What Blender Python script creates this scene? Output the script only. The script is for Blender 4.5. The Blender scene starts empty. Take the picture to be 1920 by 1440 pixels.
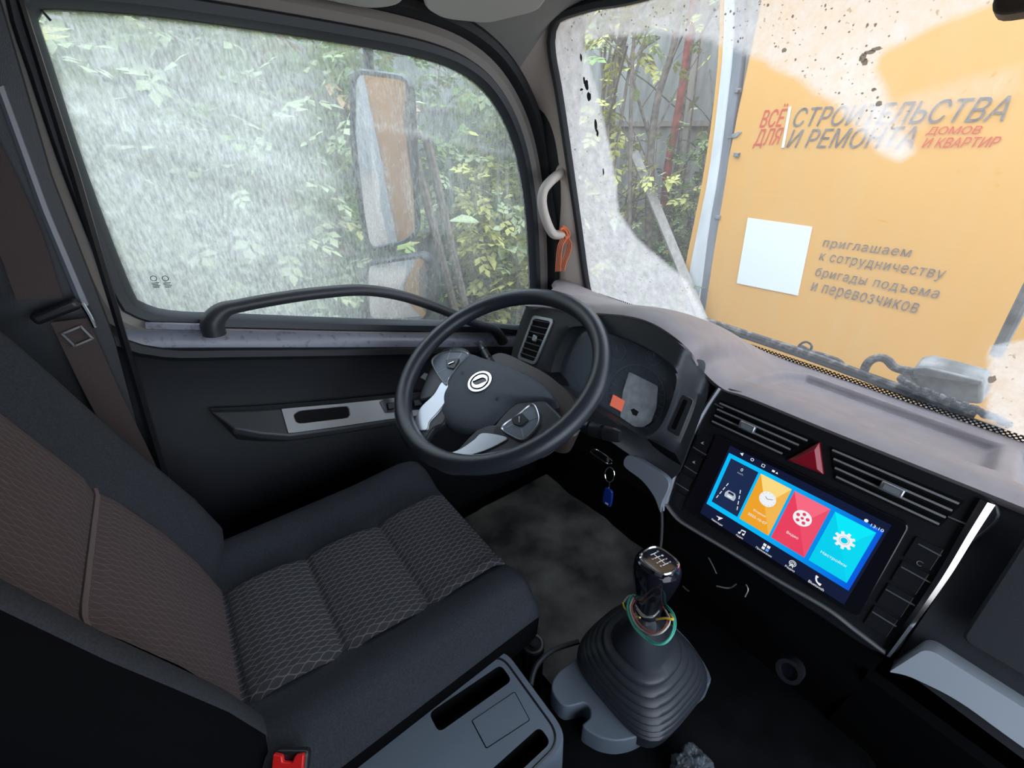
import bpy, bmesh, math, random
import numpy as np
from mathutils import Vector, Matrix, noise
from mathutils.geometry import delaunay_2d_cdt
random.seed(7)
PI = math.pi
sc = bpy.context.scene
# ---------------------------------------------------------------- camera, sky, exposure
FPX, PITCH, YAW = 800.0, 28.26, 37.6
CAM = Vector((0.2, 0.0, 1.2))
_p, _s = math.radians(PITCH), math.radians(YAW)
FWD = Vector((-math.cos(_s)*math.cos(_p), math.sin(_s)*math.cos(_p), -math.sin(_p)))
RGT = FWD.cross(Vector((0, 0, 1))).normalized()
UPV = RGT.cross(FWD)
cd = bpy.data.cameras.new('camera'); cam = bpy.data.objects.new('camera', cd)
sc.collection.objects.link(cam)
cd.sensor_width = 36.0; cd.lens = 36.0*FPX/1920.0; cd.clip_start = 0.02; cd.clip_end = 200
cam.matrix_world = Matrix(((RGT.x, UPV.x, -FWD.x, CAM.x), (RGT.y, UPV.y, -FWD.y, CAM.y), (RGT.z, UPV.z, -FWD.z, CAM.z), (0, 0, 0, 1)))
sc.camera = cam
SKY = 4.4
w = bpy.data.worlds.new('overcast sky'); sc.world = w; w.use_nodes = True
wn = w.node_tree.nodes; wl = w.node_tree.links
bg = wn['Background']
tc = wn.new('ShaderNodeTexCoord'); sp = wn.new('ShaderNodeSeparateXYZ'); rmp = wn.new('ShaderNodeValToRGB')
wl.new(tc.outputs['Generated'], sp.inputs[0]); wl.new(sp.outputs['Z'], rmp.inputs[0]); wl.new(rmp.outputs[0], bg.inputs[0])
rmp.color_ramp.elements[0].position = 0.0; rmp.color_ramp.elements[0].color = (0.68, 0.76, 0.85, 1)
rmp.color_ramp.elements[1].position = 0.9; rmp.color_ramp.elements[1].color = (0.80, 0.93, 1.10, 1)
bg.inputs[1].default_value = SKY
sc.view_settings.view_transform = 'Standard'; sc.view_settings.look = 'None'
sc.view_settings.gamma = 1.0; sc.view_settings.use_curve_mapping = False
sc.view_settings.exposure = 0.0

# ---------------------------------------------------------------- helpers: frames
def ray(px, py):
    return RGT*((px-960)/FPX) + UPV*((720-py)/FPX) + FWD
def onX(x, px, py):
    d = ray(px, py); return CAM + d*((x-CAM.x)/d.x)
def onY(y, px, py):
    d = ray(px, py); return CAM + d*((y-CAM.y)/d.y)
def onZ(z, px, py):
    d = ray(px, py); return CAM + d*((z-CAM.z)/d.z)
def proj(P):
    d = Vector(P)-CAM; k = d.dot(FWD); return (960+FPX*d.dot(RGT)/k, 720-FPX*d.dot(UPV)/k)
class Frame:
    def __init__(s, o, u, v, n=None):
        s.o = Vector(o); s.u = Vector(u).normalized(); s.v = Vector(v).normalized()
        s.n = Vector(n) if n is not None else s.u.cross(s.v).normalized()
    def P(s, a, b, h=0.0): return s.o + s.u*a + s.v*b + s.n*h
    def L(s, px, py, h=0.0):
        d = ray(px, py); p0 = s.o + s.n*h
        P = CAM + d*((p0-CAM).dot(s.n)/d.dot(s.n)) - s.o
        return (P.dot(s.u), P.dot(s.v))
    def sub(s, a, b, h=0.0, rot=0.0):
        c, t = math.cos(rot), math.sin(rot)
        return Frame(s.P(a, b, h), s.u*c+s.v*t, s.v*c-s.u*t, s.n)
def tilted(o, yaw, tilt):
    a, t = math.radians(yaw), math.radians(tilt)
    u = Vector((math.cos(a), math.sin(a), 0)); h = Vector((-math.sin(a), math.cos(a), 0))
    return Frame(o, u, h*math.sin(t)+Vector((0, 0, math.cos(t))))
def vn(x, y, z, s=1.0): return noise.noise(Vector((x*s, y*s, z*s)))
def sstep(a, b, x):
    t = min(1, max(0, (x-a)/(b-a))); return t*t*(3-2*t)
def smooth_path(pts, n, closed=False):
    """Catmull-Rom resample of a list of tuples/Vectors to n points by index."""
    P = [Vector(p) if len(p) == 3 else Vector((p[0], p[1], 0)) for p in pts]; m = len(P); out = []
    segs = m if closed else m-1
    for i in range(n):
        t = i*segs/(n if closed else n-1); k = min(int(t), segs-1); f = t-k
        g = (lambda j: P[j % m]) if closed else (lambda j: P[min(max(j, 0), m-1)])
        a, b, c, d = g(k-1), g(k), g(k+1), g(k+2)
        out.append(0.5*((2*b)+(c-a)*f+(2*a-5*b+4*c-d)*f*f+(3*b-a-3*c+d)*f**3))
    return out
def arclen(P, n, closed=True):
    """resample polyline evenly by length"""
    Q = list(P)+([P[0]] if closed else []); L = [0]
    for i in range(1, len(Q)): L.append(L[-1]+(Q[i]-Q[i-1]).length)
    out = []; j = 0
    for i in range(n):
        t = L[-1]*i/(n if closed else n-1)
        while j < len(L)-2 and L[j+1] < t: j += 1
        f = (t-L[j])/max(1e-9, L[j+1]-L[j]); out.append(Q[j].lerp(Q[j+1], min(1, f)))
    return out
def rounded(poly, r, k=5):
    """2D polygon with rounded corners; r scalar or list"""
    out = []; m = len(poly)
    for i in range(m):
        p = Vector((poly[i][0], poly[i][1])); a = Vector((poly[i-1][0], poly[i-1][1])); b = Vector((poly[(i+1) % m][0], poly[(i+1) % m][1]))
        ri = r[i] if isinstance(r, (list, tuple)) else r
        da, db = (a-p), (b-p); d = min(ri, da.length*0.48, db.length*0.48)
        if d < 1e-5: out.append((p.x, p.y)); continue
        s, e = p+da.normalized()*d, p+db.normalized()*d
        for j in range(k+1):
            t = j/k; q = s*(1-t)**2 + p*2*t*(1-t) + e*t*t; out.append((q.x, q.y))
    return out
def rect(a0, b0, a1, b1): return [(a0, b0), (a1, b0), (a1, b1), (a0, b1)]
def radial(poly, c, N):
    out = []; m = len(poly)
    for i in range(N):
        th = 2*PI*i/N; dx, dy = math.cos(th), math.sin(th); best = None
        for j in range(m):
            x1, y1 = poly[j][0]-c[0], poly[j][1]-c[1]; x2, y2 = poly[(j+1) % m][0]-c[0], poly[(j+1) % m][1]-c[1]
            ex, ey = x2-x1, y2-y1; den = dx*ey-dy*ex
            if abs(den) < 1e-12: continue
            t = (x1*ey-y1*ex)/den; s = (x1*dy-y1*dx)/den
            if t > 0 and -1e-9 <= s <= 1+1e-9 and (best is None or t > best): best = t
        out.append((c[0]+dx*best, c[1]+dy*best))
    return out

# ---------------------------------------------------------------- helpers: mesh
class MB:
    def __init__(s): s.v = []; s.f = []
    def add(s, vs, fs):
        k = len(s.v); s.v += [Vector(x) for x in vs]; s.f += [tuple(i+k for i in f) for f in fs]; return s
    def box(s, c, size, axes=None, taper=1.0):
        c = Vector(c); X, Y, Z = axes if axes else (Vector((1, 0, 0)), Vector((0, 1, 0)), Vector((0, 0, 1)))
        a, b, h = size[0]/2, size[1]/2, size[2]/2; vs = []
        for sz in (-1, 1):
            t = taper if sz > 0 else 1
            for sx, sy in ((-1, -1), (1, -1), (1, 1), (-1, 1)): vs.append(c+X*a*sx*t+Y*b*sy*t+Z*h*sz)
        return s.add(vs, [(3, 2, 1, 0), (4, 5, 6, 7), (0, 1, 5, 4), (1, 2, 6, 5), (2, 3, 7, 6), (3, 0, 4, 7)])
    def fbox(s, F, a0, b0, a1, b1, h0, h1):
        return s.prism([F.P(a, b, h0) for a, b in rect(a0, b0, a1, b1)], F.n*(h1-h0))
    def prism(s, loop, vec):
        n = len(loop); vs = [Vector(p) for p in loop]+[Vector(p)+vec for p in loop]
        fs = [tuple(range(n-1, -1, -1)), tuple(range(n, 2*n))]+[(i, (i+1) % n, n+(i+1) % n, n+i) for i in range(n)]
        return s.add(vs, fs)
    def fpoly(s, F, poly, h0, h1, grow=0):
        return s.prism([F.P(a, b, h0) for a, b in poly], F.n*(h1-h0))
    def loft(s, loops, closed=True, cap0=False, cap1=False):
        n = len(loops[0]); vs = [p for l in loops for p in l]; fs = []
        for i in range(len(loops)-1):
            for j in range(n if closed else n-1):
                a = i*n+j; b = i*n+(j+1) % n; fs.append((a, b, b+n, a+n))
        if cap0: fs.append(tuple(range(n-1, -1, -1)))
        if cap1: fs.append(tuple(range((len(loops)-1)*n, len(loops)*n)))
        return s.add(vs, fs)
    def tube(s, path, r, n=10, closed=False, flat=None, up=None):
        P = [Vector(p) for p in path]; m = len(P); loops = []; ref = Vector(up) if up else None
        prev = None
        for i in range(m):
            t = (P[(i+1) % m]-P[i-1]) if closed else (P[min(i+1, m-1)]-P[max(i-1, 0)])
            t.normalize()
            if prev is None:
                x = (ref if ref else (Vector((0, 0, 1)) if abs(t.z) < .9 else Vector((1, 0, 0))))
            else: x = prev if ref is None else ref
            x = (x-t*x.dot(t)).normalized(); y = t.cross(x); prev = x
            ri = r[i] if isinstance(r, (list, tuple)) else r; fl = flat if flat else 1.0
            loops.append([P[i]+x*math.cos(2*PI*k/n)*ri+y*math.sin(2*PI*k/n)*ri*fl for k in range(n)])
        if closed: loops.append(loops[0])
        return s.loft(loops, True, not closed, not closed)
    def disc(s, F, a, b, r, h0, h1, n=24, r1=None):
        r1 = r if r1 is None else r1
        return s.loft([[F.P(a+math.cos(2*PI*k/n)*q, b+math.sin(2*PI*k/n)*q, h) for k in range(n)] for q, h in ((r, h0), (r1, h1))], True, True, True)
    def ring(s, F, a, b, r0, r1, h0, h1, n=40, k0=0, k1=None):
        cs = [(r0, h0), (r1, h0), (r1, h1), (r0, h1), (r0, h0)]
        return s.loft([[F.P(a+math.cos(2*PI*k/n)*q, b+math.sin(2*PI*k/n)*q, h) for k in range(n)] for q, h in cs])
    def grid(s, fn, nu, nv):
        vs = [fn(i/(nu-1), j/(nv-1)) for i in range(nu) for j in range(nv)]
        return s.add(vs, [(i*nv+j, (i+1)*nv+j, (i+1)*nv+j+1, i*nv+j+1) for i in range(nu-1) for j in range(nv-1)])
    def sphere(s, c, r, nu=14, nv=8, sc=(1, 1, 1)):
        c = Vector(c); loops = []
        for j in range(nv+1):
            ph = -PI/2+PI*j/nv; q = max(1e-4, math.cos(ph))
            loops.append([c+Vector((math.cos(2*PI*k/nu)*q*r*sc[0], math.sin(2*PI*k/nu)*q*r*sc[1], math.sin(ph)*r*sc[2])) for k in range(nu)])
        return s.loft(loops)
    def mesh(s, name, origin=None):
        o = origin or Vector((0, 0, 0)); me = bpy.data.meshes.new(name)
        me.from_pydata([tuple(v-o) for v in s.v], [], s.f); me.validate(); me.update(); return me
WP = {}
def setprops(o, label=None, cat=None, group=None, kind=None):
    if label: o['label'] = label
    if cat: o['category'] = cat
    if group: o['group'] = group
    if kind: o['kind'] = kind
    return o
def build(mb, name, mat, parent=None, smooth=True, bevel=0, seg=2, angle=35, label=None, cat=None, group=None, kind=None, sub=0, fix=True, weld=0):
    xs = [v.x for v in mb.v]; ys = [v.y for v in mb.v]; zs = [v.z for v in mb.v]
    org = Vector(((min(xs)+max(xs))/2, (min(ys)+max(ys))/2, min(zs)))
    me = mb.mesh(name, org)
    if fix:
        bm = bmesh.new(); bm.from_mesh(me)
        if weld: bmesh.ops.remove_doubles(bm, verts=bm.verts, dist=weld)
        bmesh.ops.recalc_face_normals(bm, faces=bm.faces); bm.to_mesh(me); bm.free()
    if smooth:
        me.shade_smooth()
        try: me.set_sharp_from_angle(angle=math.radians(angle))
        except Exception: pass
    o = bpy.data.objects.new(name, me); sc.collection.objects.link(o)
    for m in (mat if isinstance(mat, (list, tuple)) else [mat]): me.materials.append(m)
    pw = WP[parent] if parent else Vector((0, 0, 0))
    o.location = org-pw; WP[o] = org
    if parent: o.parent = parent
    if bevel:
        b = o.modifiers.new('bevel', 'BEVEL'); b.width = bevel; b.segments = seg; b.limit_method = 'ANGLE'; b.angle_limit = math.radians(40); b.harden_normals = False
    if sub:
        b = o.modifiers.new('sub', 'SUBSURF'); b.levels = sub; b.render_levels = sub
    return setprops(o, label, cat, group, kind)
def thing(name, label, cat, loc, group=None, kind=None):
    o = bpy.data.objects.new(name, None); o.empty_display_size = 0.05; sc.collection.objects.link(o)
    o.location = Vector(loc); WP[o] = Vector(loc); return setprops(o, label, cat, group, kind)
def text_mb(s, F, a0, b0, width, height, h=0.0, thick=0.0006, shear=0.0, offset=0.0, just=None):
    """flat lettering: the string fitted into width x height with its lower left corner at (a0,b0)"""
    cu = bpy.data.curves.new('lettering', 'FONT'); cu.body = s; cu.offset = offset; cu.resolution_u = 3; cu.size = 20.0; cu.fill_mode = 'NONE'; cu.offset = offset*20; cu.space_character = 1.13 if s.islower() else 1.0
    ob = bpy.data.objects.new('lettering', cu); sc.collection.objects.link(ob)
    dg = bpy.context.evaluated_depsgraph_get(); me = bpy.data.meshes.new_from_object(ob.evaluated_get(dg))
    v2 = [Vector((v.co.x, v.co.y)) for v in me.vertices]; eg = [tuple(e.vertices) for e in me.edges]
    cv, _, cf, _, _, _ = delaunay_2d_cdt(v2, eg, [], 0, 1e-5)
    vs = [Vector((p.x, p.y, 0)) for p in cv]; fs = []
    for f in cf:
        cx_, cy_ = sum(cv[i].x for i in f)/len(f), sum(cv[i].y for i in f)/len(f)+1e-6; n_ = 0
        for a, b in eg:
            (xa, ya), (xb, yb_) = v2[a], v2[b]
            if (ya > cy_) != (yb_ > cy_) and cx_ < (xb-xa)*(cy_-ya)/(yb_-ya)+xa: n_ += 1
        if n_ % 2: fs.append(tuple(f))
    bpy.data.objects.remove(ob); bpy.data.meshes.remove(me); bpy.data.curves.remove(cu)
    x0 = min(v.x for v in vs); x1 = max(v.x for v in vs); y0 = min(v.y for v in vs); y1 = max(v.y for v in vs)
    mb = MB(); k = height/(y1-y0); kx = width/(x1-x0) if width else k
    mb.add([F.P(a0+(v.x-x0)*kx+(v.y-y0)*k*shear, b0+(v.y-y0)*k, h+thick) for v in vs], fs)
    return mb

# ---------------------------------------------------------------- helpers: materials
def newmat(name):
    m = bpy.data.materials.new(name); m.use_nodes = True; return m, m.node_tree.nodes, m.node_tree.links
def pm(name, col, rough=0.5, metal=0.0, var=0.0, vscale=8.0, col2=None, bump=0.0, bscale=200.0, emit=None, estr=1.0, stretch=(1, 1, 1), coat=0.0, spec=0.5, detail=4, lo=.35, hi=.65):
    m, n, l = newmat(name); b = n['Principled BSDF']
    b.inputs['Base Color'].default_value = (*col, 1); b.inputs['Roughness'].default_value = rough
    b.inputs['Metallic'].default_value = metal; b.inputs['Coat Weight'].default_value = coat; b.inputs['Specular IOR Level'].default_value = spec
    t = n.new('ShaderNodeTexCoord'); mp = n.new('ShaderNodeMapping'); mp.inputs['Scale'].default_value = stretch; l.new(t.outputs['Object'], mp.inputs[0])
    if var or col2:
        nz = n.new('ShaderNodeTexNoise'); nz.inputs['Scale'].default_value = vscale; nz.inputs['Detail'].default_value = detail; l.new(mp.outputs[0], nz.inputs['Vector'])
        r = n.new('ShaderNodeValToRGB'); c2 = col2 or tuple(min(1, c*(1+var)) for c in col); c1 = col if col2 else tuple(c*(1-var) for c in col)
        r.color_ramp.elements[0].color = (*c1, 1); r.color_ramp.elements[1].color = (*c2, 1); r.color_ramp.elements[0].position = lo; r.color_ramp.elements[1].position = hi
        l.new(nz.outputs[0], r.inputs[0]); l.new(r.outputs[0], b.inputs['Base Color'])
    if bump:
        nz = n.new('ShaderNodeTexNoise'); nz.inputs['Scale'].default_value = bscale; nz.inputs['Detail'].default_value = 2; l.new(t.outputs['Object'], nz.inputs['Vector'])
        bp = n.new('ShaderNodeBump'); bp.inputs['Strength'].default_value = bump; bp.inputs['Distance'].default_value = 0.001; l.new(nz.outputs[0], bp.inputs['Height']); l.new(bp.outputs[0], b.inputs['Normal'])
    if emit: b.inputs['Emission Color'].default_value = (*emit, 1); b.inputs['Emission Strength'].default_value = estr
    return m
def em(name, col, s=1.0):
    m, n, l = newmat(name); b = n['Principled BSDF']; b.inputs['Base Color'].default_value = (0.01, 0.01, 0.012, 1); b.inputs['Roughness'].default_value = 0.12
    b.inputs['Emission Color'].default_value = (*col, 1); b.inputs['Emission Strength'].default_value = s; return m
M = dict(
    door=pm('soft black door plastic', (.012, .0135, .018), .55, bump=.25, bscale=500),
    sill=pm('dusty grey sill plastic', (.27, .28, .34), .35, col2=(.11, .115, .14), vscale=60, bump=.2, bscale=300, lo=.55, hi=.75),
    dash=pm('brown grey dash plastic', (.25, .215, .225), .5, col2=(.28, .245, .255), vscale=30, bump=.3, bscale=700),
    fascia=pm('charcoal fascia plastic', (.04, .043, .05), .42, bump=.25, bscale=700),
    dark=pm('black plastic', (.014, .015, .019), .38, bump=.15, bscale=500),
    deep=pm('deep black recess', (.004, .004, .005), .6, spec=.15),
    gloss=pm('gloss black plastic', (.008, .008, .014), .12),
    black=pm('black rubber', (.014, .016, .02), .55, bump=.2, bscale=300),
    seal=pm('window rubber seal', (.020, .025, .033), .45, bump=.2, bscale=400),
    frame=pm('grey beige painted door frame', (.27, .245, .225), .5),
    pillar=pm('beige pillar plastic', (.56, .475, .42), .6, bump=.2, bscale=500),
    ceil=pm('beige grey headliner cloth', (.33, .32, .30), .95, bump=.6, bscale=900),
    visor=pm('pale sun visor vinyl', (.52, .52, .49), .7, bump=.2),
    handle=pm('grey beige handle plastic', (.56, .50, .45), .4),
    chrome=pm('chrome', (.80, .80, .83), .12, 1.0),
    satin=pm("satin silver paint", (.50, .52, .56), .3, .75),
    silver=pm('matt silver plastic', (.42, .42, .43), .42, .35),
    satin2=pm('pale blue grey plastic', (.50, .55, .62), .45, .1),
    bluesil=pm('blue grey silver plastic', (.38, .42, .50), .4, .3),
    fabric=pm('charcoal seat fabric', (.045, .049, .058), .95, spec=.15, bump=.8, bscale=1500, var=.15, vscale=400),
    shadefab=pm('seat side cloth with painted shade', (.006, .006, .007), .95, spec=0.0),  # near-black so that the shade on the seat sides sits in the colour
    rim=pm('black leather grain rim', (.028, .032, .042), .25, bump=.35, bscale=900),
    pad=pm('grained airbag cover', (.055, .066, .088), .5, bump=.9, bscale=700),
    brown=pm('dark brown shroud plastic', (.06, .045, .042), .45, bump=.2, bscale=500),
    tray=pm('slate console plastic', (.155, .185, .23), .45, bump=.3, bscale=900),
    boot=pm('black boot rubber', (.036, .040, .050), .40),
    belt=pm('brown seat belt webbing', (.085, .062, .060), .8, bump=.8, bscale=1200),
    floor=pm('black floor vinyl', (.006, .006, .007), .8, spec=.1, var=.3, vscale=20),
    mat=pm('dusty fibre floor mat', (.07, .068, .068), .95, col2=(.42, .39, .35), vscale=7, bump=1.0, bscale=300, detail=12, lo=.36, hi=.78),
    red=pm('red plastic', (.85, .02, .02), .3), hazard=pm('red hazard button', (.42, .012, .03), .25),
    blue=pm('blue fob plastic', (.012, .04, .30), .3),
    steel=pm('brushed steel', (.55, .55, .55), .3, 1.0), wire_g=pm('green wire', (.05, .42, .30), .4), wire_r=pm('red wire', (.62, .16, .12), .4),
    wire_y=pm('yellow wire', (.75, .50, .06), .4), wire_w=pm('white wire', (.62, .60, .55), .4),
    white=pm('white print', (.75, .75, .77), .5), grey=pm('grey print', (.25, .26, .28), .5),
    orange=pm('orange truck paint', (.72, .37, .095), .4, col2=(.70, .39, .125), vscale=3.0, stretch=(3, 1, .5), detail=8, lo=.45, hi=.85),
    orange2=pm('orange cargo side', (.80, .36, .07), .45),
    twhite=pm('dirty white paint', (.70, .72, .74), .5, col2=(.55, .57, .58), vscale=9, stretch=(1, 1, .3)),
    tgrey=pm('grey steel post', (.17, .18, .20), .5, var=.3, vscale=12, stretch=(1, 1, .2)),
    letter=pm('grey brown lettering', (.19, .16, .145), .5, var=.35, vscale=30), letred=pm('red lettering', (.62, .06, .035), .5),
    sticker=pm('white sticker', (.80, .82, .85), .5),
    housing=pm('dark mirror housing', (.03, .034, .04), .5, col2=(.12, .125, .13), vscale=90, lo=.5, hi=.8),
    ground=pm('damp earth and gravel', (.20, .165, .135), .95, col2=(.34, .30, .25), vscale=14, bump=1, bscale=60, detail=8),
    grass=pm('short green plants', (.10, .19, .05), .8, var=.3, vscale=5),
    panel=pm('grey cement sheet', (.24, .25, .245), .85, col2=(.37, .38, .37), vscale=5, stretch=(2, 2, .4), bump=1, bscale=40, detail=8),
    panel2=pm('weathered cement sheet', (.30, .31, .30), .85, col2=(.20, .215, .205), vscale=6, stretch=(2, 2, .4), bump=1, bscale=40, detail=8),
    wood=pm('weathered grey wood', (.22, .20, .18), .85, col2=(.30, .28, .25), vscale=9, stretch=(4, 4, .3)),
    bark=pm('grey brown bark', (.15, .125, .105), .9, var=.35, vscale=25, bump=1, bscale=60),
    redbark=pm('rusty red pole', (.30, .07, .055), .7, var=.35, vscale=15),
    lgreen=pm('green leaf', (.22, .33, .10), .6, var=.25, vscale=15), lyel=pm('yellow leaf', (.50, .50, .15), .6, var=.2, vscale=15),
    lpale=pm('pale green leaf', (.42, .50, .28), .6, var=.2, vscale=15), ldark=pm('dark green leaf', (.07, .14, .055), .6, var=.3, vscale=15),
    ldry=pm('dry orange leaf', (.55, .38, .20), .7, var=.2, vscale=15),
    wiper=pm('dirty black wiper', (.03, .03, .03), .6, col2=(.26, .24, .22), vscale=60, lo=.5, hi=.7),
    metalgrime=pm('grimy grey metal', (.12, .12, .115), .65, col2=(.36, .36, .35), vscale=22, bump=.5, bscale=80),
    stain=pm('brown insect stain', (.16, .13, .10), .8),
    tyre=pm('tyre rubber', (.02, .02, .02), .8), plastwrap=pm('crinkled clear wrap', (.10, .115, .13), .15, bump=1, bscale=120),
)
def mat_pattern(nm='braided line seat cloth', ca=(.042, .042, .050), cb=(.21, .19, .19)):
    m, n, l = newmat(nm); b = n['Principled BSDF']; b.inputs['Roughness'].default_value = .95
    t = n.new('ShaderNodeTexCoord'); s = n.new('ShaderNodeSeparateXYZ'); l.new(t.outputs['UV'], s.inputs[0])
    def mth(op, a, b_=None, c=None):
        q = n.new('ShaderNodeMath'); q.operation = op
        for i, v in enumerate((a, b_, c)):
            if v is None: continue
            if isinstance(v, (int, float)): q.inputs[i].default_value = v
            else: l.new(v, q.inputs[i])
        return q.outputs[0]
    sn = mth('SINE', mth('MULTIPLY', s.outputs['Y'], 2*PI/.029))
    outs = []
    for sg in (1, -1):
        v = mth('ADD', mth('DIVIDE', s.outputs['X'], .0108), mth('MULTIPLY', sn, .235*sg))
        if sg < 0: v = mth('ADD', v, .5)
        d = mth('ABSOLUTE', mth('SUBTRACT', mth('FRACT', v), .5))
        outs.append(mth('SUBTRACT', 1.0, mth('SMOOTH_MIN', mth('MULTIPLY', d, 9.5), 1.0, .1)))
    mx = mth('MAXIMUM', mth('MAXIMUM', outs[0], outs[1]), 0.0)
    r = n.new('ShaderNodeMix'); r.data_type = 'RGBA'
    r.inputs[6].default_value = (*ca, 1); r.inputs[7].default_value = (*cb, 1)
    l.new(mx, r.inputs[0]); l.new(r.outputs[2], b.inputs['Base Color'])
    bp = n.new('ShaderNodeBump'); bp.inputs['Strength'].default_value = .8; bp.inputs['Distance'].default_value = .0015; l.new(mx, bp.inputs['Height']); l.new(bp.outputs[0], b.inputs['Normal'])
    return m
M['pattern'] = mat_pattern(); M['pattern_bounce'] = mat_pattern('braided seat cloth with warm bounce tint', (.085, .060, .062), (.17, .13, .13))  # second cloth: warm light bounced off orange surfaces is put into its colours
def mat_glass(name, scale, stretch, base, col, speck=0.0, cont=.20):
    """clear pane with a film of dirt; the film's cover comes from the vertex attribute 'dirt'"""
    m, n, l = newmat(name); n.remove(n['Principled BSDF']); out = n['Material Output']
    at = n.new('ShaderNodeAttribute'); at.attribute_name = 'dirt'
    t = n.new('ShaderNodeTexCoord'); mp = n.new('ShaderNodeMapping'); mp.inputs['Scale'].default_value = stretch; l.new(t.outputs['Object'], mp.inputs[0])
    nz = n.new('ShaderNodeTexNoise'); nz.inputs['Scale'].default_value = scale; nz.inputs['Detail'].default_value = 6; nz.inputs['Roughness'].default_value = .7; l.new(mp.outputs[0], nz.inputs['Vector'])
    mr = n.new('ShaderNodeMapRange'); mr.inputs[1].default_value = .32; mr.inputs[2].default_value = .68; mr.inputs[3].default_value = 1-cont; mr.inputs[4].default_value = 1+cont; l.new(nz.outputs[0], mr.inputs[0])
    mu = n.new('ShaderNodeMath'); mu.operation = 'MULTIPLY'; mu.use_clamp = True; l.new(mr.outputs[0], mu.inputs[0]); l.new(at.outputs['Fac'], mu.inputs[1])
    ad = n.new('ShaderNodeMath'); ad.operation = 'MAXIMUM'; ad.inputs[1].default_value = base; l.new(mu.outputs[0], ad.inputs[0])
    tr = n.new('ShaderNodeBsdfTransparent'); tr.inputs[0].default_value = (.95, .97, .97, 1)
    tl = n.new('ShaderNodeBsdfTranslucent'); tl.inputs[0].default_value = (*col, 1)
    df = n.new('ShaderNodeBsdfDiffuse'); df.inputs[0].default_value = tuple(c*.5 for c in col)+(1,)
    m1 = n.new('ShaderNodeMixShader'); m1.inputs[0].default_value = .1; l.new(tl.outputs[0], m1.inputs[1]); l.new(df.outputs[0], m1.inputs[2])
    if speck:
        v = n.new('ShaderNodeTexNoise'); v.inputs['Scale'].default_value = 150; v.inputs['Detail'].default_value = 1; l.new(t.outputs['Object'], v.inputs['Vector'])
        c = n.new('ShaderNodeMapRange'); c.inputs[1].default_value = .70; c.inputs[2].default_value = .74; c.inputs[3].default_value = 1; c.inputs[4].default_value = .35; l.new(v.outputs[0], c.inputs[0])
        mc = n.new('ShaderNodeMix'); mc.data_type = 'RGBA'; mc.inputs[6].default_value = (.25, .2, .15, 1); mc.inputs[7].default_value = (*col, 1); l.new(c.outputs[0], mc.inputs[0]); l.new(mc.outputs[2], tl.inputs[0])
    m2 = n.new('ShaderNodeMixShader'); l.new(ad.outputs[0], m2.inputs[0]); l.new(tr.outputs[0], m2.inputs[1]); l.new(m1.outputs[0], m2.inputs[2])
    gl = n.new('ShaderNodeBsdfGlossy'); gl.inputs['Roughness'].default_value = .03; lw = n.new('ShaderNodeFresnel'); lw.inputs[0].default_value = 1.35
    m3 = n.new('ShaderNodeMixShader'); l.new(lw.outputs[0], m3.inputs[0]); l.new(m2.outputs[0], m3.inputs[1]); l.new(gl.outputs[0], m3.inputs[2])
    l.new(m3.outputs[0], out.inputs[0]); return m
_n = M['stain'].node_tree.nodes; _l = M['stain'].node_tree.links; _t = _n.new('ShaderNodeBsdfTranslucent'); _t.inputs[0].default_value = (.38, .30, .22, 1)
_x = _n.new('ShaderNodeMixShader'); _x.inputs[0].default_value = .6; _l.new(_n['Principled BSDF'].outputs[0], _x.inputs[1]); _l.new(_t.outputs[0], _x.inputs[2]); _y = _n.new('ShaderNodeMixShader'); _y.inputs[0].default_value = .38; _tr = _n.new('ShaderNodeBsdfTransparent'); _l.new(_x.outputs[0], _y.inputs[1]); _l.new(_tr.outputs[0], _y.inputs[2]); _l.new(_y.outputs[0], _n['Material Output'].inputs[0])
M['glass_door'] = mat_glass('rain streaked dusty glass', 75, (1, 2.4, .8), .10, (.96, .97, .93), cont=.42)
M['glass_wind'] = mat_glass('muddy windshield glass', 45, (1, 1, 1), .11, (.80, .84, .88), speck=1)
def mat_dots():
    m, n, l = newmat('black printed dot band'); out = n['Material Output']; b = n['Principled BSDF']; b.inputs['Base Color'].default_value = (.01, .01, .01, 1)
    t = n.new('ShaderNodeTexCoord'); mp = n.new('ShaderNodeMapping'); mp.inputs['Rotation'].default_value = (0, PI/4, 0); mp.inputs['Scale'].default_value = (190, 190, 190); l.new(t.outputs['Object'], mp.inputs[0])
    s = n.new('ShaderNodeSeparateXYZ'); l.new(mp.outputs[0], s.inputs[0]); acc = None
    for k in ('X', 'Z'):
        f = n.new('ShaderNodeMath'); f.operation = 'FRACT'; l.new(s.outputs[k], f.inputs[0])
        d = n.new('ShaderNodeMath'); d.operation = 'SUBTRACT'; l.new(f.outputs[0], d.inputs[0]); d.inputs[1].default_value = .5
        p = n.new('ShaderNodeMath'); p.operation = 'POWER'; l.new(d.outputs[0], p.inputs[0]); p.inputs[1].default_value = 2
        if acc is None: acc = p
        else:
            a = n.new('ShaderNodeMath'); a.operation = 'ADD'; l.new(acc.outputs[0], a.inputs[0]); l.new(p.outputs[0], a.inputs[1]); acc = a
    g = n.new('ShaderNodeMath'); g.operation = 'LESS_THAN'; g.inputs[1].default_value = .1; l.new(acc.outputs[0], g.inputs[0])
    tr = n.new('ShaderNodeBsdfTransparent'); mx = n.new('ShaderNodeMixShader'); l.new(g.outputs[0], mx.inputs[0]); l.new(b.outputs[0], mx.inputs[1]); l.new(tr.outputs[0], mx.inputs[2]); l.new(mx.outputs[0], out.inputs[0]); return m
M['dots'] = mat_dots()
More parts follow.
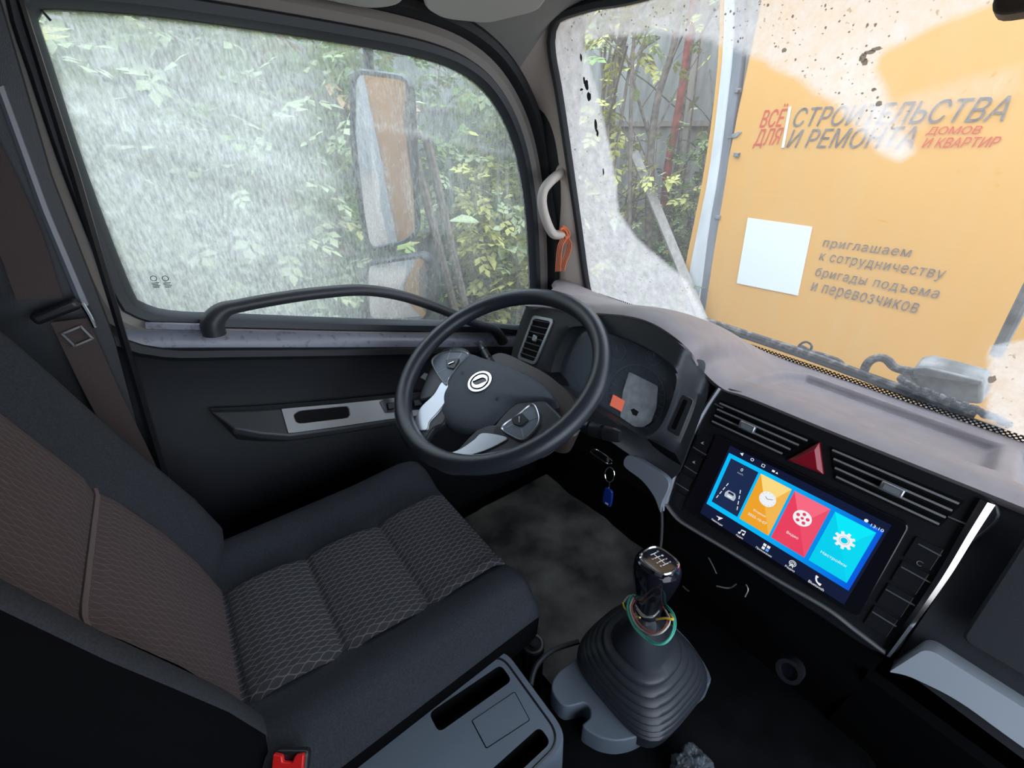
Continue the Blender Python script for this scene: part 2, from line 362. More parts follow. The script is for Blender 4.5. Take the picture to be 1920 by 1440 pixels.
m, n, l = newmat('dusty mirror glass'); n.remove(n['Principled BSDF']); gl = n.new('ShaderNodeBsdfGlossy'); gl.inputs[0].default_value = (.78, .8, .82, 1); gl.inputs['Roughness'].default_value = .02
df = n.new('ShaderNodeBsdfDiffuse'); df.inputs[0].default_value = (.5, .5, .5, 1); mx = n.new('ShaderNodeMixShader'); mx.inputs[0].default_value = .22
l.new(gl.outputs[0], mx.inputs[1]); l.new(df.outputs[0], mx.inputs[2]); l.new(mx.outputs[0], n['Material Output'].inputs[0]); M['mirror'] = m
m, n, l = newmat('cluster lens with painted sky sheen'); n.remove(n['Principled BSDF']); dd = n.new('ShaderNodeBsdfDiffuse'); dd.inputs[0].default_value = (.45, .55, .68, 1); gl = n.new('ShaderNodeBsdfGlossy'); gl.inputs['Roughness'].default_value = .12  # bluish diffuse share: dust haze that also stands for reflected sky
df = n.new('ShaderNodeBsdfTransparent'); mx = n.new('ShaderNodeMixShader'); fr = n.new('ShaderNodeFresnel'); fr.inputs[0].default_value = 1.5; l.new(fr.outputs[0], mx.inputs[0])
m5 = n.new('ShaderNodeMixShader'); m5.inputs[0].default_value = .22; l.new(df.outputs[0], m5.inputs[1]); l.new(dd.outputs[0], m5.inputs[2]); l.new(m5.outputs[0], mx.inputs[1]); l.new(gl.outputs[0], mx.inputs[2]); l.new(mx.outputs[0], n['Material Output'].inputs[0]); M['lens'] = m

# ================================================================ THE SETTING OF THE CAB
# ---- door window outline, taken on the door plane x = -0.84
XD = -0.84
pxs = [(62, 30), (72, 14), (100, 10), (320, 28), (640, 75), (800, 106), (880, 140), (930, 190), (965, 262), (985, 350), (995, 450), (998, 560), (985, 610),
       (900, 607), (700, 602), (430, 592), (330, 588), (275, 576), (245, 548), (160, 330), (95, 130)]
loopYZ = [(onX(XD, *p).y, onX(XD, *p).z) for p in pxs]
L0 = [(p.x, p.y) for p in arclen(smooth_path([(a, b, 0) for a, b in loopYZ], 260, True), 160)]
def offset_loop(L, d):
    out = []; m = len(L); A = sum(L[i][0]*L[(i+1) % m][1]-L[(i+1) % m][0]*L[i][1] for i in range(m)); sg = 1 if A > 0 else -1
    for i in range(m):
        tx = L[(i+3) % m][0]-L[(i-3) % m][0]; ty = L[(i+3) % m][1]-L[(i-3) % m][1]; q = math.hypot(tx, ty)
        out.append((L[i][0]+sg*ty/q*d, L[i][1]-sg*tx/q*d))
    return out
def ring_loops(spec, mirror=1):
    return [[Vector((mirror*x, a, b)) for a, b in offset_loop(L0, d)] for d, x in spec]
wall_left = thing('wall_left', None, None, (-.86, .3, .05), kind='structure')
wall_right = thing('wall_right', None, None, (.86, .3, .05), kind='structure')
door_1 = thing('door_1', 'black driver door panel with sloping sill under the left side window', None, (-.84, .35, .2), kind='structure')
rd_hole = rounded([(-.20, .52), (.88, .52), (.92, .9), (.72, 1.46), (-.20, 1.46)], .08)  # unseen side, left unglazed for skylight, its sill raised to keep the floor dark
A_ = radial([(-.95, .04), (1.06, .04), (1.06, 1.62), (-.95, 1.62)], (.35, .8), 160); B_ = radial(rd_hole, (.35, .8), 160)
build(MB().loft([[Vector((.85, a, b)) for a, b in B_], [Vector((.85, a, b)) for a, b in A_], [Vector((.90, a, b)) for a, b in A_], [Vector((.90, a, b)) for a, b in B_], [Vector((.85, a, b)) for a, b in B_]]), 'unseen_light_opening', M['deep'], wall_right, smooth=False)
for mir, par, dr in ((1, wall_left, door_1),):
    # rubber seal round the glass, door frame band, body weather strip, then outer shell
    tgt = dr or par
    build(MB().loft(ring_loops([(-.004, -.856), (-.002, -.838), (.006, -.826), (.020, -.824), (.026, -.836)], mir)), 'window_seal', M['seal'], tgt)
    build(MB().loft(ring_loops([(.024, -.846), (.026, -.832), (.040, -.826), (.056, -.830), (.058, -.85)], mir)), 'door_frame', M['frame'], tgt)
    build(MB().loft(ring_loops([(.056, -.85), (.058, -.822), (.066, -.808), (.080, -.806), (.090, -.815), (.092, -.86)], mir)), 'weather_strip', M['black'], par)
    o0 = offset_loop(L0, .056); rc = [(-.95, .04), (1.06, .04), (1.06, 1.62), (-.95, 1.62)]
    c = (.38, 1.08); rc = [(-.74, .04), (1.06, .04), (1.06, 1.62), (-.74, 1.62)]
    inn = radial(o0, c, 160); outr = radial(rc, c, 160)
    build(MB().loft([[Vector((mir*-.850, a, b)) for a, b in inn], [Vector((mir*-.850, a, b)) for a, b in outr], [Vector((mir*-.90, a, b)) for a, b in outr], [Vector((mir*-.90, a, b)) for a, b in inn], [Vector((mir*-.850, a, b)) for a, b in inn]]), 'cab_side', M['dark'], par, smooth=False)
    # glass
def add_dirt(o, fn):
    me = o.data; at = me.attributes.new('dirt', 'FLOAT', 'POINT')
    org = WP[o]
    for i, v in enumerate(me.vertices): at.data[i].value = fn(v.co+org)
def seg_dist(p, a, b):
    ax, ay = a; bx, by = b; dx, dy = bx-ax, by-ay; t = max(0, min(1, ((p[0]-ax)*dx+(p[1]-ay)*dy)/(dx*dx+dy*dy+1e-12)))
    return math.hypot(p[0]-ax-t*dx, p[1]-ay-t*dy)
def poly_sd(p, poly):
    ins = False; m = len(poly); d = 1e9
    for i in range(m):
        a, b = poly[i], poly[(i+1) % m]; d = min(d, seg_dist(p, a, b))
        if (a[1] > p[1]) != (b[1] > p[1]) and p[0] < (b[0]-a[0])*(p[1]-a[1])/(b[1]-a[1])+a[0]: ins = not ins
    return -d if ins else d
XG = -.850
def yzpx(px, py): q = onX(XG, px, py); return (q.y, q.z)
glass_bb = (-.16, .92, .66, 1.42)
def pane(mir):
    nu, nv = 110, 80; lp = offset_loop(L0, .012); inside = []
    mb = MB(); idx = {}
    ys = [glass_bb[0]+(glass_bb[1]-glass_bb[0])*i/(nu-1) for i in range(nu)]; zs = [glass_bb[2]+(glass_bb[3]-glass_bb[2])*j/(nv-1) for j in range(nv)]
    ins = [[poly_sd((y, z), lp) < .004 for z in zs] for y in ys]
    for i in range(nu-1):
        for j in range(nv-1):
            if ins[i][j] and ins[i+1][j] and ins[i+1][j+1] and ins[i][j+1]:
                f = []
                for a, b in ((i, j), (i+1, j), (i+1, j+1), (i, j+1)):
                    if (a, b) not in idx: idx[(a, b)] = len(mb.v); mb.v.append(Vector((mir*XG, ys[a], zs[b])))
                    f.append(idx[(a, b)])
                mb.f.append(tuple(f))
    return mb
water = [yzpx(*p) for p in ((690, 232), (765, 243), (860, 268), (975, 294))]
def dirt_left(p):
    y, z = p.y, p.z
    d = .63 - .40*sstep(.16, .46, y) - .06*sstep(1.1, .8, z)*sstep(.2, .6, y)
    zw = water[0][1]+(water[3][1]-water[0][1])*(y-water[0][0])/(water[3][0]-water[0][0])
    if y > water[0][0]-.02:
        d += .08*sstep(-.002, .004, z-zw)+.16*sstep(.012, .0, abs(z-zw))
        st = vn(y*90, 0, z*3); d += .30*max(0, st)*sstep(.0, -.05, z-zw)*sstep(-.28, -.1, z-zw)
    d += .10*vn(y*6, 3, z*6)+.07*vn(y*40, 9, z*9)+.06*vn(y*120, 1, z*50)
    # finger-wide smears running down towards the front
    s = z+.30*(y-.0)
    for c0, w0, a0 in ((1.345, .010, .10), (1.25, .012, .10), (1.19, .02, -.10), (1.30, .016, -.08)): d += a0*math.exp(-((s-c0)/w0)**2)*sstep(.45, .25, y)
    return max(.08, min(.95, d))
window_1 = thing('window_1', 'milky rain-streaked driver side window with dust film and drip marks', None, (XG, .38, .68), kind='structure')
g = build(pane(1), 'pane', M['glass_door'], window_1, fix=False); add_dirt(g, dirt_left)
# small etched marks low on the driver's pane
mk = MB(); FG = Frame((XG+.002, 0, 0), (0, 1, 0), (0, 0, 1))
for (px, py, wd) in ((288, 522, .009), (310, 522, .009)):
    a, b = FG.L(px, py)
    mk.ring(FG, a, b, .004, .0052, 0, .0003, 20)
    for k in range(4): mk.fbox(FG, a-.006, b-.009-k*.0028, a+.006-.002*(k % 2), b-.0078-k*.0028, 0, .0003)
build(mk, 'glass_mark', M['black'], window_1, smooth=False)
fl = MB(); a, b = FG.L(86, 30); fl.fpoly(FG, [(a-.004, b+.006), (a-.001, b+.007), (a+.005, b-.004), (a+.002, b-.006)], 0, .0006); build(fl, 'dirt_fleck', M['black'], window_1, smooth=False)

# ---- windshield plane: bottom y 1.0 / z 0.81, top y 0.82 / z 1.47
WB, WT = Vector((0, 1.0, .805)), Vector((0, .815, 1.50))
WF = Frame(WB, (1, 0, 0), WT-WB)
wpx = [(1046, 52), (1041, 72), (1044, 110), (1058, 190), (1088, 400), (1108, 540), (1125, 562)]
lw_ = [WF.L(*p) for p in wpx]
vb = lambda a: -.012-.03*a
left = [(a, b) for a, b in lw_]
top = [WF.L(1056, 39), WF.L(1118, 20), WF.L(1240, -6)]
tv = top[-1][1]
half = left[::-1] + [top[0], top[1], top[2]]
wloop = half + [(0.0, tv+.012), (.4, tv+.01), (.60, tv-.01), (.68, tv-.07), (.70, tv-.2), (.69, .3), (.68, .05), (.64, vb(.6)), (.3, vb(.3)), (0, vb(0)), (-.3, vb(-.3)+.003), (-.55, vb(-.5)+.008)]
W0 = [(p.x, p.y) for p in arclen(smooth_path([(a, b, 0) for a, b in wloop], 300, True), 200)]
def offw(d):
    Lk = W0; out = []; m = len(Lk); A = sum(Lk[i][0]*Lk[(i+1) % m][1]-Lk[(i+1) % m][0]*Lk[i][1] for i in range(m)); sg = 1 if A > 0 else -1
    for i in range(m):
        tx = Lk[(i+2) % m][0]-Lk[(i-2) % m][0]; ty = Lk[(i+2) % m][1]-Lk[(i-2) % m][1]; q = math.hypot(tx, ty)
        out.append((Lk[i][0]+sg*ty/q*d, Lk[i][1]-sg*tx/q*d))
    return out
window_2 = thing('window_2', 'muddy windshield with two wiped arcs and dirty unwiped corner strips', None, WF.P(0, 0), kind='structure')
build(MB().loft([[WF.P(a, b, h) for a, b in offw(d)] for d, h in ((0, -.004), (0, .006), (.004, .013), (.014, .014), (.020, .006), (.022, -.02))]), 'window_seal', M['black'], window_2)
clear = [(1092, 75), (1150, 64), (1250, 60), (1340, 76), (1420, 105), (1500, 148), (1570, 195), (1615, 245), (1650, 285), (1690, 300), (1712, 285), (1690, 240), (1662, 190), (1640, 130), (1655, 100),
         (1745, 50), (1870, 0), None, (1950, 880), (1860, 800), (1700, 750), (1500, 690), (1345, 630), (1320, 590), (1290, 530), (1240, 488), (1195, 450), (1160, 400), (1148, 300), (1120, 180)]
clearW = []
for p in clear: clearW += [WF.L(*p)] if p else [(.40, .62), (.55, .60), (.645, .42), (.655, .15), (.60, .01), (.45, -.015)]
hazeA = [WF.L(*p) for p in ((1660, 190), (1780, 150), (1920, 115), (1920, 180), (1760, 215), (1700, 270), (1670, 240))]
hazeB = [WF.L(*p) for p in ((1855, 650), (1960, 630), (2100, 900), (1960, 860), (1850, 790))]
def dirt_wind(p):
    q = p-WF.o; a, b = q.dot(WF.u), q.dot(WF.v)
    sd = poly_sd((a, b), clearW)+.004*vn(a*25, b*25, 0)
    d = .03+.62*sstep(-.010, .006, sd)
    d = max(d, .30*sstep(.02, -.02, poly_sd((a, b), hazeA)), .55*sstep(.006, -.004, poly_sd((a, b), hazeB)))
    d += .03*max(0, vn(a*5, b*5, 4))+.05*vn(a*60, b*60, 2)*sstep(-.01, .01, sd)
    return max(.02, min(.92, d))
wm = MB(); nu, nv = 230, 110; idx = {}; lp = offw(.008)
wa = [-.80+1.56*i/(nu-1) for i in range(nu)]; wb_ = [-.06+.80*j/(nv-1) for j in range(nv)]
ins = [[poly_sd((a, b), lp) < .003 for b in wb_] for a in wa]
for i in range(nu-1):
    for j in range(nv-1):
        if ins[i][j] and ins[i+1][j] and ins[i+1][j+1] and ins[i][j+1]:
            f = []
            for aa, bb in ((i, j), (i+1, j), (i+1, j+1), (i, j+1)):
                if (aa, bb) not in idx: idx[(aa, bb)] = len(wm.v); wm.v.append(WF.P(wa[aa], wb_[bb]))
                f.append(idx[(aa, bb)])
            wm.f.append(tuple(f))
g = build(wm, 'pane', M['glass_wind'], window_2, fix=False); add_dirt(g, dirt_wind)
# printed dot band along the lower edge
db = MB()
db.grid(lambda s, t: WF.P(-.655+s*1.31, vb(-.655+s*1.31)-.004+t*.020, .002), 60, 2)
build(db, 'dot_band', M['dots'], window_2, smooth=False)
# flaking black specks on the dirty strip
def blob(F, a, b, ra, rb, seed, n=18):
    return [(a+math.cos(2*PI*k/n)*ra*(1+.6*vn(math.cos(2*PI*k/n)*1.4, math.sin(2*PI*k/n)*1.4, seed)), b+math.sin(2*PI*k/n)*rb*(1+.6*vn(math.cos(2*PI*k/n)*1.4, math.sin(2*PI*k/n)*1.4, seed+5))) for k in range(n)]
for k, (px, py, ra, rb) in enumerate(((1100, 160, .006, .009), (1104, 181, .007, .008), (1095, 150, .003, .008), (1089, 108, .0025, .006), (1117, 235, .0035, .014), (1120, 250, .003, .008), (1131, 322, .002, .008), (1090, 168, .005, .002),
                                       (1630, 98, .006, .003), (1618, 108, .004, .006), (1642, 92, .008, .002), (1622, 118, .003, .004), (1638, 168, .003, .002), (1647, 195, .004, .003), (1470, 95, .003, .003), (1385, 172, .002, .003), (1385, 290, .002, .002), (1860, 712, .004, .007))):
    a, b = WF.L(px, py, .002); build(MB().fpoly(WF, blob(WF, a, b, ra, rb, k*3.1), .001, .002), 'dirt_flake', M['stain'] if px > 1300 else M['black'], window_2, smooth=False)

sk_ = MB(); rs = random.Random(21)
for k in range(170):
    px, py = (rs.uniform(1360, 1700), rs.uniform(0, 230)) if k < 120 else (rs.uniform(1060, 1400), rs.uniform(10, 90))
    a, b = WF.L(px, py, .002)
    if poly_sd((a, b), clearW) < .004: continue
    rr0 = rs.uniform(.0006, .0018); sk_.fpoly(WF, blob(WF, a, b, rr0, rr0*rs.uniform(.4, 1.4), k*1.7, 9), .001, .0016)
build(sk_, 'insect_stains', M['stain'], window_2, smooth=False, kind='stuff')
# ---- ceiling, A pillar, walls, floor
so = offw(.021)
# windshield seal outer edge, from bottom left up to top and right
Wd = [WF.P(a, b, -.002) for a, b in so]
i0 = min(range(len(so)), key=lambda i: (so[i][0]+.7)**2+(so[i][1]+.02)**2)
seq = [Wd[(i0+k) % len(Wd)] for k in range(len(Wd))]
seq_uv = [so[(i0+k) % len(so)] for k in range(len(so))]
if seq_uv[5][1] < seq_uv[0][1]: seq = seq[::-1]; seq_uv = seq_uv[::-1]
iend = next(i for i in range(20, len(seq)) if seq_uv[i][0] > .55)
icor = max(range(iend), key=lambda i: -seq_uv[i][0]*.7+seq_uv[i][1])
ds = offset_loop(L0, .088); Dd = [Vector((-.815, a, b)) for a, b in ds]
j0 = min(range(len(ds)), key=lambda i: (ds[i][0]-.98)**2+(ds[i][1]-.66)**2)
dseq = [Dd[(j0+k) % len(Dd)] for k in range(len(Dd))]
if dseq[5].z < dseq[0].z: dseq = dseq[::-1]
jend = next(i for i in range(20, len(dseq)) if dseq[i].y < -.10)
jcor = max(range(jend), key=lambda i: dseq[i].y*.9+dseq[i].z)
pa = arclen(seq[:icor+1], 40, False); pb = arclen(dseq[:jcor+1], 40, False)
mb = MB(); rows = []
for k in range(40):
    a, b = pa[k], pb[k]; m1 = a.lerp(b, .5); nrm = Vector((-.5, .75, .1)); f = sstep(39, 30, k); rows.append([a]+[a.lerp(b, t)+Vector((.018, -.012, 0))*f*math.sin(PI*t)**.7 for t in [i/10 for i in range(1, 10)]]+[b])
mb.loft(rows, closed=False)
trim_1 = build(mb, 'trim_1', M['pillar'], None, kind='structure'); trim_1['label'] = 'beige windshield pillar trim between the side window and the windshield'
# mirrored pillar on the far side
mbm = MB(); mbm.v = [Vector((-v.x, v.y, v.z)) for v in mb.v]; mbm.f = list(mb.f); build(mbm, 'trim_2', M['pillar'], None, kind='structure')
qa = arclen(seq[icor:iend], 60, False); qb = arclen(dseq[jcor:jend], 60, False)
rows = []
for k in range(60):
    a, b = qa[k], qb[k]; lift = .055*sstep(0, 14, k); rows.append([a.lerp(b, t)+Vector((0, 0, lift*math.sin(PI*t)**.6*min(1, (a-b).length/.5))) for t in [i/10 for i in range(11)]])
cm = MB().loft(rows, closed=False)
ceiling = build(cm, 'ceiling', M['ceil'], None, kind='structure')
a_last, b_last = qa[-1], qb[-1]
cm2 = MB(); cm2.add([Vector((-.90, -.75, 1.60)), Vector((.90, -.75, 1.60)), Vector((.90, .80, 1.60)), Vector((-.90, .80, 1.60)), Vector((-.90, -.75, 1.64)), Vector((.90, -.75, 1.64)), Vector((.90, 1.0, 1.64)), Vector((-.90, 1.0, 1.64))], [(0, 1, 2, 3), (4, 5, 6, 7), (0, 1, 5, 4), (1, 2, 6, 5), (2, 3, 7, 6), (3, 0, 4, 7)])
build(cm2, 'roof_panel', M['ceil'], ceiling, smooth=False)
build(MB().box((0, -.72, .85), (1.8, .06, 1.6)), 'wall_back', M['dark'], None, smooth=False, kind='structure')
# header beam above the windshield and cowl below it
fr_ = MB(); o2 = offw(.018); cc = (0, .3); inn = radial(o2, cc, 160); outr = radial([(-.95, -.9), (.95, -.9), (.95, .85), (-.95, .85)], cc, 160)
fr_.loft([[WF.P(a, b, -.004) for a, b in inn], [WF.P(a, b, -.004) for a, b in outr], [WF.P(a, b, -.03) for a, b in outr], [WF.P(a, b, -.03) for a, b in inn], [WF.P(a, b, -.004) for a, b in inn]])
build(fr_, 'wall_front', M['dark'], None, smooth=False, kind='structure')
fwall = build(MB().box((0, .945, .40), (1.74, .03, .74)), 'wall_front', M['deep'], None, smooth=False, kind='structure')
floor = build(MB().box((0, .15, .02), (1.74, 1.8, .05)), 'floor', M['floor'], None, smooth=False, kind='structure')

# ---- door lower panel
zs_ = lambda y: .903-.26*(y+.114)
def prof(y):
    z = zs_(y); b = .010*sstep(-.1, .1, y)
    return [(-.850, z+.030), (-.846, z+.022), (-.820, z+.006), (-.812, z-.004), (-.812, z-.02), (-.826, z-.06), (-.828, z-.16), (-.820, z-.24), (-.814, z-.30), (-.812, z-.42), (-.83, z-.48), (-.84, .08)]
ysl = [-.165+1.17*i/30 for i in range(31)]
mb = MB().loft([[Vector((a, y, b)) for a, b in prof(y)[4:]] for y in ysl], closed=False)
build(mb, 'door_panel', M['door'], door_1, angle=60)
mb = MB().loft([[Vector((a, y, b)) for a, b in prof(y)[:5]] for y in ysl], closed=False)
build(mb, 'window_sill', M['sill'], door_1, angle=60, label='dusty light grey door sill strip below the window')
# armrest
AF_o = onX(-.765, 640, 782); AF = Frame(AF_o, (0, .970, -.243), (-.66, .18, .73))
arm_out = [AF.L(*p) for p in ((395, 772), (470, 770), (528, 766), (640, 756), (745, 745), (860, 733), (930, 728), (930, 765), (860, 775), (745, 786), (640, 803), (545, 816), (490, 812), (440, 803))]
mb = MB(); base = arm_out; cen = (sum(a for a, b in base)/len(base), sum(b for a, b in base)/len(base))
def scl(P, k, dz): return [(a, b+dz) for a, b in P]
l0 = [AF.P(a, b, -.003) for a, b in base]; l1 = [AF.P(a, b+(-.01 if b < cen[1] else .004), -.014) for a, b in base]
l2 = [Vector((-.816, p.y, p.z+(.004 if base[i][1] > cen[1] else -.04))) for i, p in enumerate(l1)]
mb.loft([l2, l1, l0], True, False, True)
armrest = build(mb, 'armrest', M['fascia'], door_1, bevel=.003)
pl = [AF.L(*p) for p in ((528, 767), (640, 757), (745, 746), (860, 734), (905, 731), (905, 762), (860, 770), (745, 783), (640, 799), (541, 813))]
hole = [AF.L(*p) for p in ((549, 778), (560, 770), (650, 761), (655, 764), (657, 778), (652, 784), (562, 795), (554, 792))]
hc = (sum(a for a, b in hole)/8, sum(b for a, b in hole)/8)
A_, B_ = radial(pl, hc, 96), radial(hole, hc, 96)
mb = MB().loft([[AF.P(a, b, -.003) for a, b in A_], [AF.P(a, b, .0005) for a, b in A_], [AF.P(a, b, .0005) for a, b in B_], [AF.P(a*.97+hc[0]*.03, b*.95+hc[1]*.05, -.002) for a, b in B_]])
build(mb, 'silver_plate', M['silver'], armrest, label='silver plate on the armrest', angle=30)
mb = MB().loft([[AF.P(a, b, 0) for a, b in B_], [AF.P(a*.9+hc[0]*.1, b*.85+hc[1]*.15, -.022) for a, b in B_]], True, False, True)
mb.v = [v for v in mb.v]; build(MB().loft([[AF.P(a*.97+hc[0]*.03, b*.95+hc[1]*.05, -.0021) for a, b in B_], [AF.P(hc[0]+(a-hc[0])*.9, hc[1]+(b-hc[1])*.85, -.0024) for a, b in B_]], True, False, True), 'pull_pocket', M['deep'], armrest)
a0, b0 = AF.L(730, 762); sw = rounded([AF.L(*p) for p in ((711, 753), (722, 748), (800, 740), (800, 766), (722, 774))], .004)
build(MB().fpoly(AF, sw, 0, .003), 'switch_bezel', M['gloss'], armrest)
for k in range(3):
    a, b = AF.L(733+k*24, 762-k*3); s_ = build(MB().fbox(AF, a-.012, b-.009, a+.012, b+.009, .003, .008), 'window_switch', M['dark'], armrest, bevel=.002)
# arched grab bar on the sill
ctr = [(402, 626), (399, 604), (418, 582), (450, 573), (520, 560), (600, 549), (680, 544), (750, 554), (820, 577), (890, 606), (925, 618), (943, 640)]
path = smooth_path([onX(-.800, *p) for p in ctr], 60)
rr = [.026-.0095*sstep(4, 16, i)+.004*sstep(50, 59, i) for i in range(60)]
mbx = MB(); mbx.tube(path, rr, 14, flat=.8, up=(1, 0, 0))
gb = build(mbx, 'grab_bar', M['fascia'], door_1, label='long arched dark grab bar on the door sill')
a = onX(-.81, 335, 612)
build(MB().box(a, (.012, .10, .012), axes=(Vector((1, 0, 0)), Vector((0, .97, -.25)), Vector((0, .25, .97)))), 'cover_cap', M['sill'], door_1, bevel=.002)

# ---- B pillar bands with belt track
bx = lambda x, px, py: onX(x, px, py)
def band(name, mat, x, pl_, pr_, depth=.02, parent=wall_left, **k):
    L_ = [onX(x, *p) for p in pl_]; R_ = [onX(x, *p) for p in pr_]
    rows = [[a+Vector((-depth, 0, 0)), a, a.lerp(b, .5)+Vector((.006, 0, 0)), b, b+Vector((-depth, 0, 0))] for a, b in zip(L_, R_)]
    return build(MB().loft(rows, closed=False), name, mat, parent, **k)
trim_3 = thing('trim_3', 'dark pillar trim behind the driver door with the belt track', None, (-.80, -.15, .3), kind='structure')
band('pillar_trim', M['fascia'], -.795, [(-400, -60), (-330, 330), (-300, 700), (-200, 1000)], [(-20, -60), (95, 330), (215, 640), (310, 1000)], parent=trim_3)
band('belt_track', M['bluesil'], -.785, [(-8, 170), (75, 400), (150, 580)], [(6, 160), (90, 392), (166, 572)], depth=.008, parent=trim_3)
band('pillar_ridge', M['dark'], -.790, [(20, -30), (130, 330), (225, 640), (300, 900)], [(34, -30), (150, 330), (240, 640), (318, 900)], depth=.012, parent=trim_3)
belt = thing('seat_belt', 'brown seat belt webbing hanging from its guide on the door pillar', 'seat belt', (-.77, -.18, .6))
def strap(name, P0, wid, mat, par, n=20, thick=.0012):
    pts = smooth_path(P0, n); rows = []
    for i, p in enumerate(pts):
        t = (pts[min(i+1, n-1)]-pts[max(i-1, 0)]).normalized(); s_ = t.cross(Vector((1, 0, 0))).normalized()*wid*.5
        rows.append([p-s_, p+s_, p+s_+Vector((thick, 0, 0)), p-s_+Vector((thick, 0, 0))])
    return build(MB().loft(rows, True, True, True), name, mat, par, angle=50)
strap('webbing', [onX(-.765, -60, 250), onX(-.765, 25, 420), onX(-.765, 75, 560)], .050, M['belt'], belt)
strap('webbing', [onX(-.765, 130, 600), onX(-.765, 190, 730), onX(-.765, 275, 900), onX(-.765, 330, 1040)], .044, M['belt'], belt)
gd = onX(-.76, 105, 583); ax = (Vector((1, 0, 0)), Vector((0, .96, .28)), Vector((0, -.28, .96)))
build(MB().box(gd, (.020, .062, .018), axes=ax), 'belt_guide', M['dark'], belt, bevel=.006, seg=3)
build(MB().tube([onX(-.762, 153, 568), onX(-.762, 166, 590), onX(-.762, 178, 614)], .0035, 8), 'guide_pin', M['chrome'], belt)
bk = onX(-.758, 146, 630); mb = MB()
for dy, dz, sy, sz in ((0, .012, .026, .003), (0, -.012, .026, .003), (-.013, 0, .003, .026), (.013, 0, .003, .026)): mb.box(bk+ax[1]*dy+ax[2]*dz, (.003, sy, sz), axes=ax)
build(mb, 'belt_stop', M['steel'], belt, smooth=False)

# ---- sun visors and small roof mirror edge
vz = 1.452
def visor(pxl, name, label):
    pts = [onZ(vz, *p) for p in pxl]; f = Frame((0, 0, vz), (1, 0, 0), (0, 1, 0)); poly = rounded([(p.x, p.y) for p in pts], .03)
    r = thing(name, label, 'sun visor', (pts[0].x, pts[0].y, vz-.01)); build(MB().fpoly(f, poly, -.008, .010), 'visor_board', M['visor'], r, bevel=.006, seg=3); return r
v1 = visor([(780, -120), (795, 6), (830, 27), (915, 36), (1010, 12), (1100, -120)], 'sun_visor', 'pale grey sun visor edge at the ceiling above the pillar')
v2 = visor([(500, -120), (560, -20), (690, 8), (745, 2), (775, -30), (775, -120)], 'ceiling_light_panel', 'pale overhead panel at the ceiling above the side window'); v2['category'] = 'panel'; v2.name = 'overhead_panel'
c = onY(.60, 1905, 0); mf = Frame(c, (1, 0, 0), (0, .1, 1))
rm = thing('rear_view_mirror', 'brown interior rear-view mirror corner at the top right', 'mirror', mf.P(0.09, -.02))
al, bl = mf.L(1867, 0); _, bb = mf.L(1890, 33)
build(MB().fpoly(mf, rounded([(al, bb), (al+.2, bb), (al+.2, bb+.07), (al, bb+.07)], .014), -.015, .012), 'mirror_shell', pm('brown mirror shell', (.075, .05, .035), .5), rm, bevel=.005, seg=3)
build(MB().tube([mf.P(al+.1, bb+.06, -.02), mf.P(al+.1, bb+.12, -.06), mf.P(al+.1, bb+.30, -.10)], .008, 8), 'mirror_stem', M['dark'], rm)
build(MB().fpoly(mf, rounded([(al+.008, bb+.008), (al+.192, bb+.008), (al+.192, bb+.062), (al+.008, bb+.062)], .010), .012, .0125), 'mirror_glass', M['mirror'], rm)

# ---- pillar grab handle with ribbon
HX = -.735
hp = [(1071, 436), (1050, 440), (1037, 438), (1026, 418), (1017, 385), (1019, 358), (1034, 338), (1055, 322)]
off = [0.03, 0.0, 0, 0, 0, 0, 0, .03]
pth = []
for (px, py), o_ in zip(hp, off):
    p = onX(HX, px, py); pth.append(p+ray(px, py).normalized()*o_)
pth = smooth_path(pth, 40)
gh = thing('pillar_grab_handle', 'grey beige grab handle on the windshield pillar with a ribbon tied on', 'handle', pth[0])
build(MB().tube(pth, [.015]*40, 12, flat=.85, up=(1, -1, 0)), 'grip', M['handle'], gh)
for p, q in ((pth[0], pth[1]), (pth[-1], pth[-2])):
    build(MB().sphere(p, .0185, sc=(1.0, 1.1, 1.15)), 'end_cap', M['handle'], gh)
rb = thing('striped_ribbon', 'orange and black striped ribbon tied to the pillar handle', 'ribbon', onX(HX, 1050, 505))
RX = HX+.012
def rib(ptsx, wid, name, mat, dx=0):
    P_ = smooth_path([onX(RX+dx, *p) for p in ptsx], 24); rows = []
    for i, p in enumerate(P_):
        t = (P_[min(i+1, 23)]-P_[max(i-1, 0)]).normalized(); s_ = t.cross(Vector((.9, -.4, .1))).normalized()*wid*.5; rows.append([p-s_, p+s_, p+s_+Vector((.001, 0, 0)), p-s_+Vector((.001, 0, 0))])
    return build(MB().loft(rows, True, True, True), name, mat, rb, angle=60)
org_ = pm('orange ribbon', (.75, .17, .05), .6); blk_ = M['black']
for nm, pts, w_ in (('loop', [(1053, 428), (1060, 432), (1064, 440), (1058, 446), (1051, 460), (1048, 480), (1046, 509)], .017), ('tail', [(1061, 446), (1067, 458), (1064, 475), (1058, 490), (1054, 507)], .017)):
    r_ = rib(pts, w_, nm, org_)
    for off_ in (-.0045, 0, .0045):
        P_ = smooth_path([onX(RX+.0015, *p) for p in pts], 24); rows = []
        for i, p in enumerate(P_):
            t = (P_[min(i+1, 23)]-P_[max(i-1, 0)]).normalized(); s_ = t.cross(Vector((.9, -.4, .1))).normalized(); c_ = p+s_*off_; rows.append([c_-s_*.0009, c_+s_*.0009])
        build(MB().loft(rows, closed=False), 'stripe', blk_, r_)
build(MB().tube(smooth_path([onX(RX+.002, *p) for p in ((1050, 431), (1056, 428), (1062, 434), (1064, 443), (1059, 446))], 16), .0035, 8), 'knot', org_, rb)

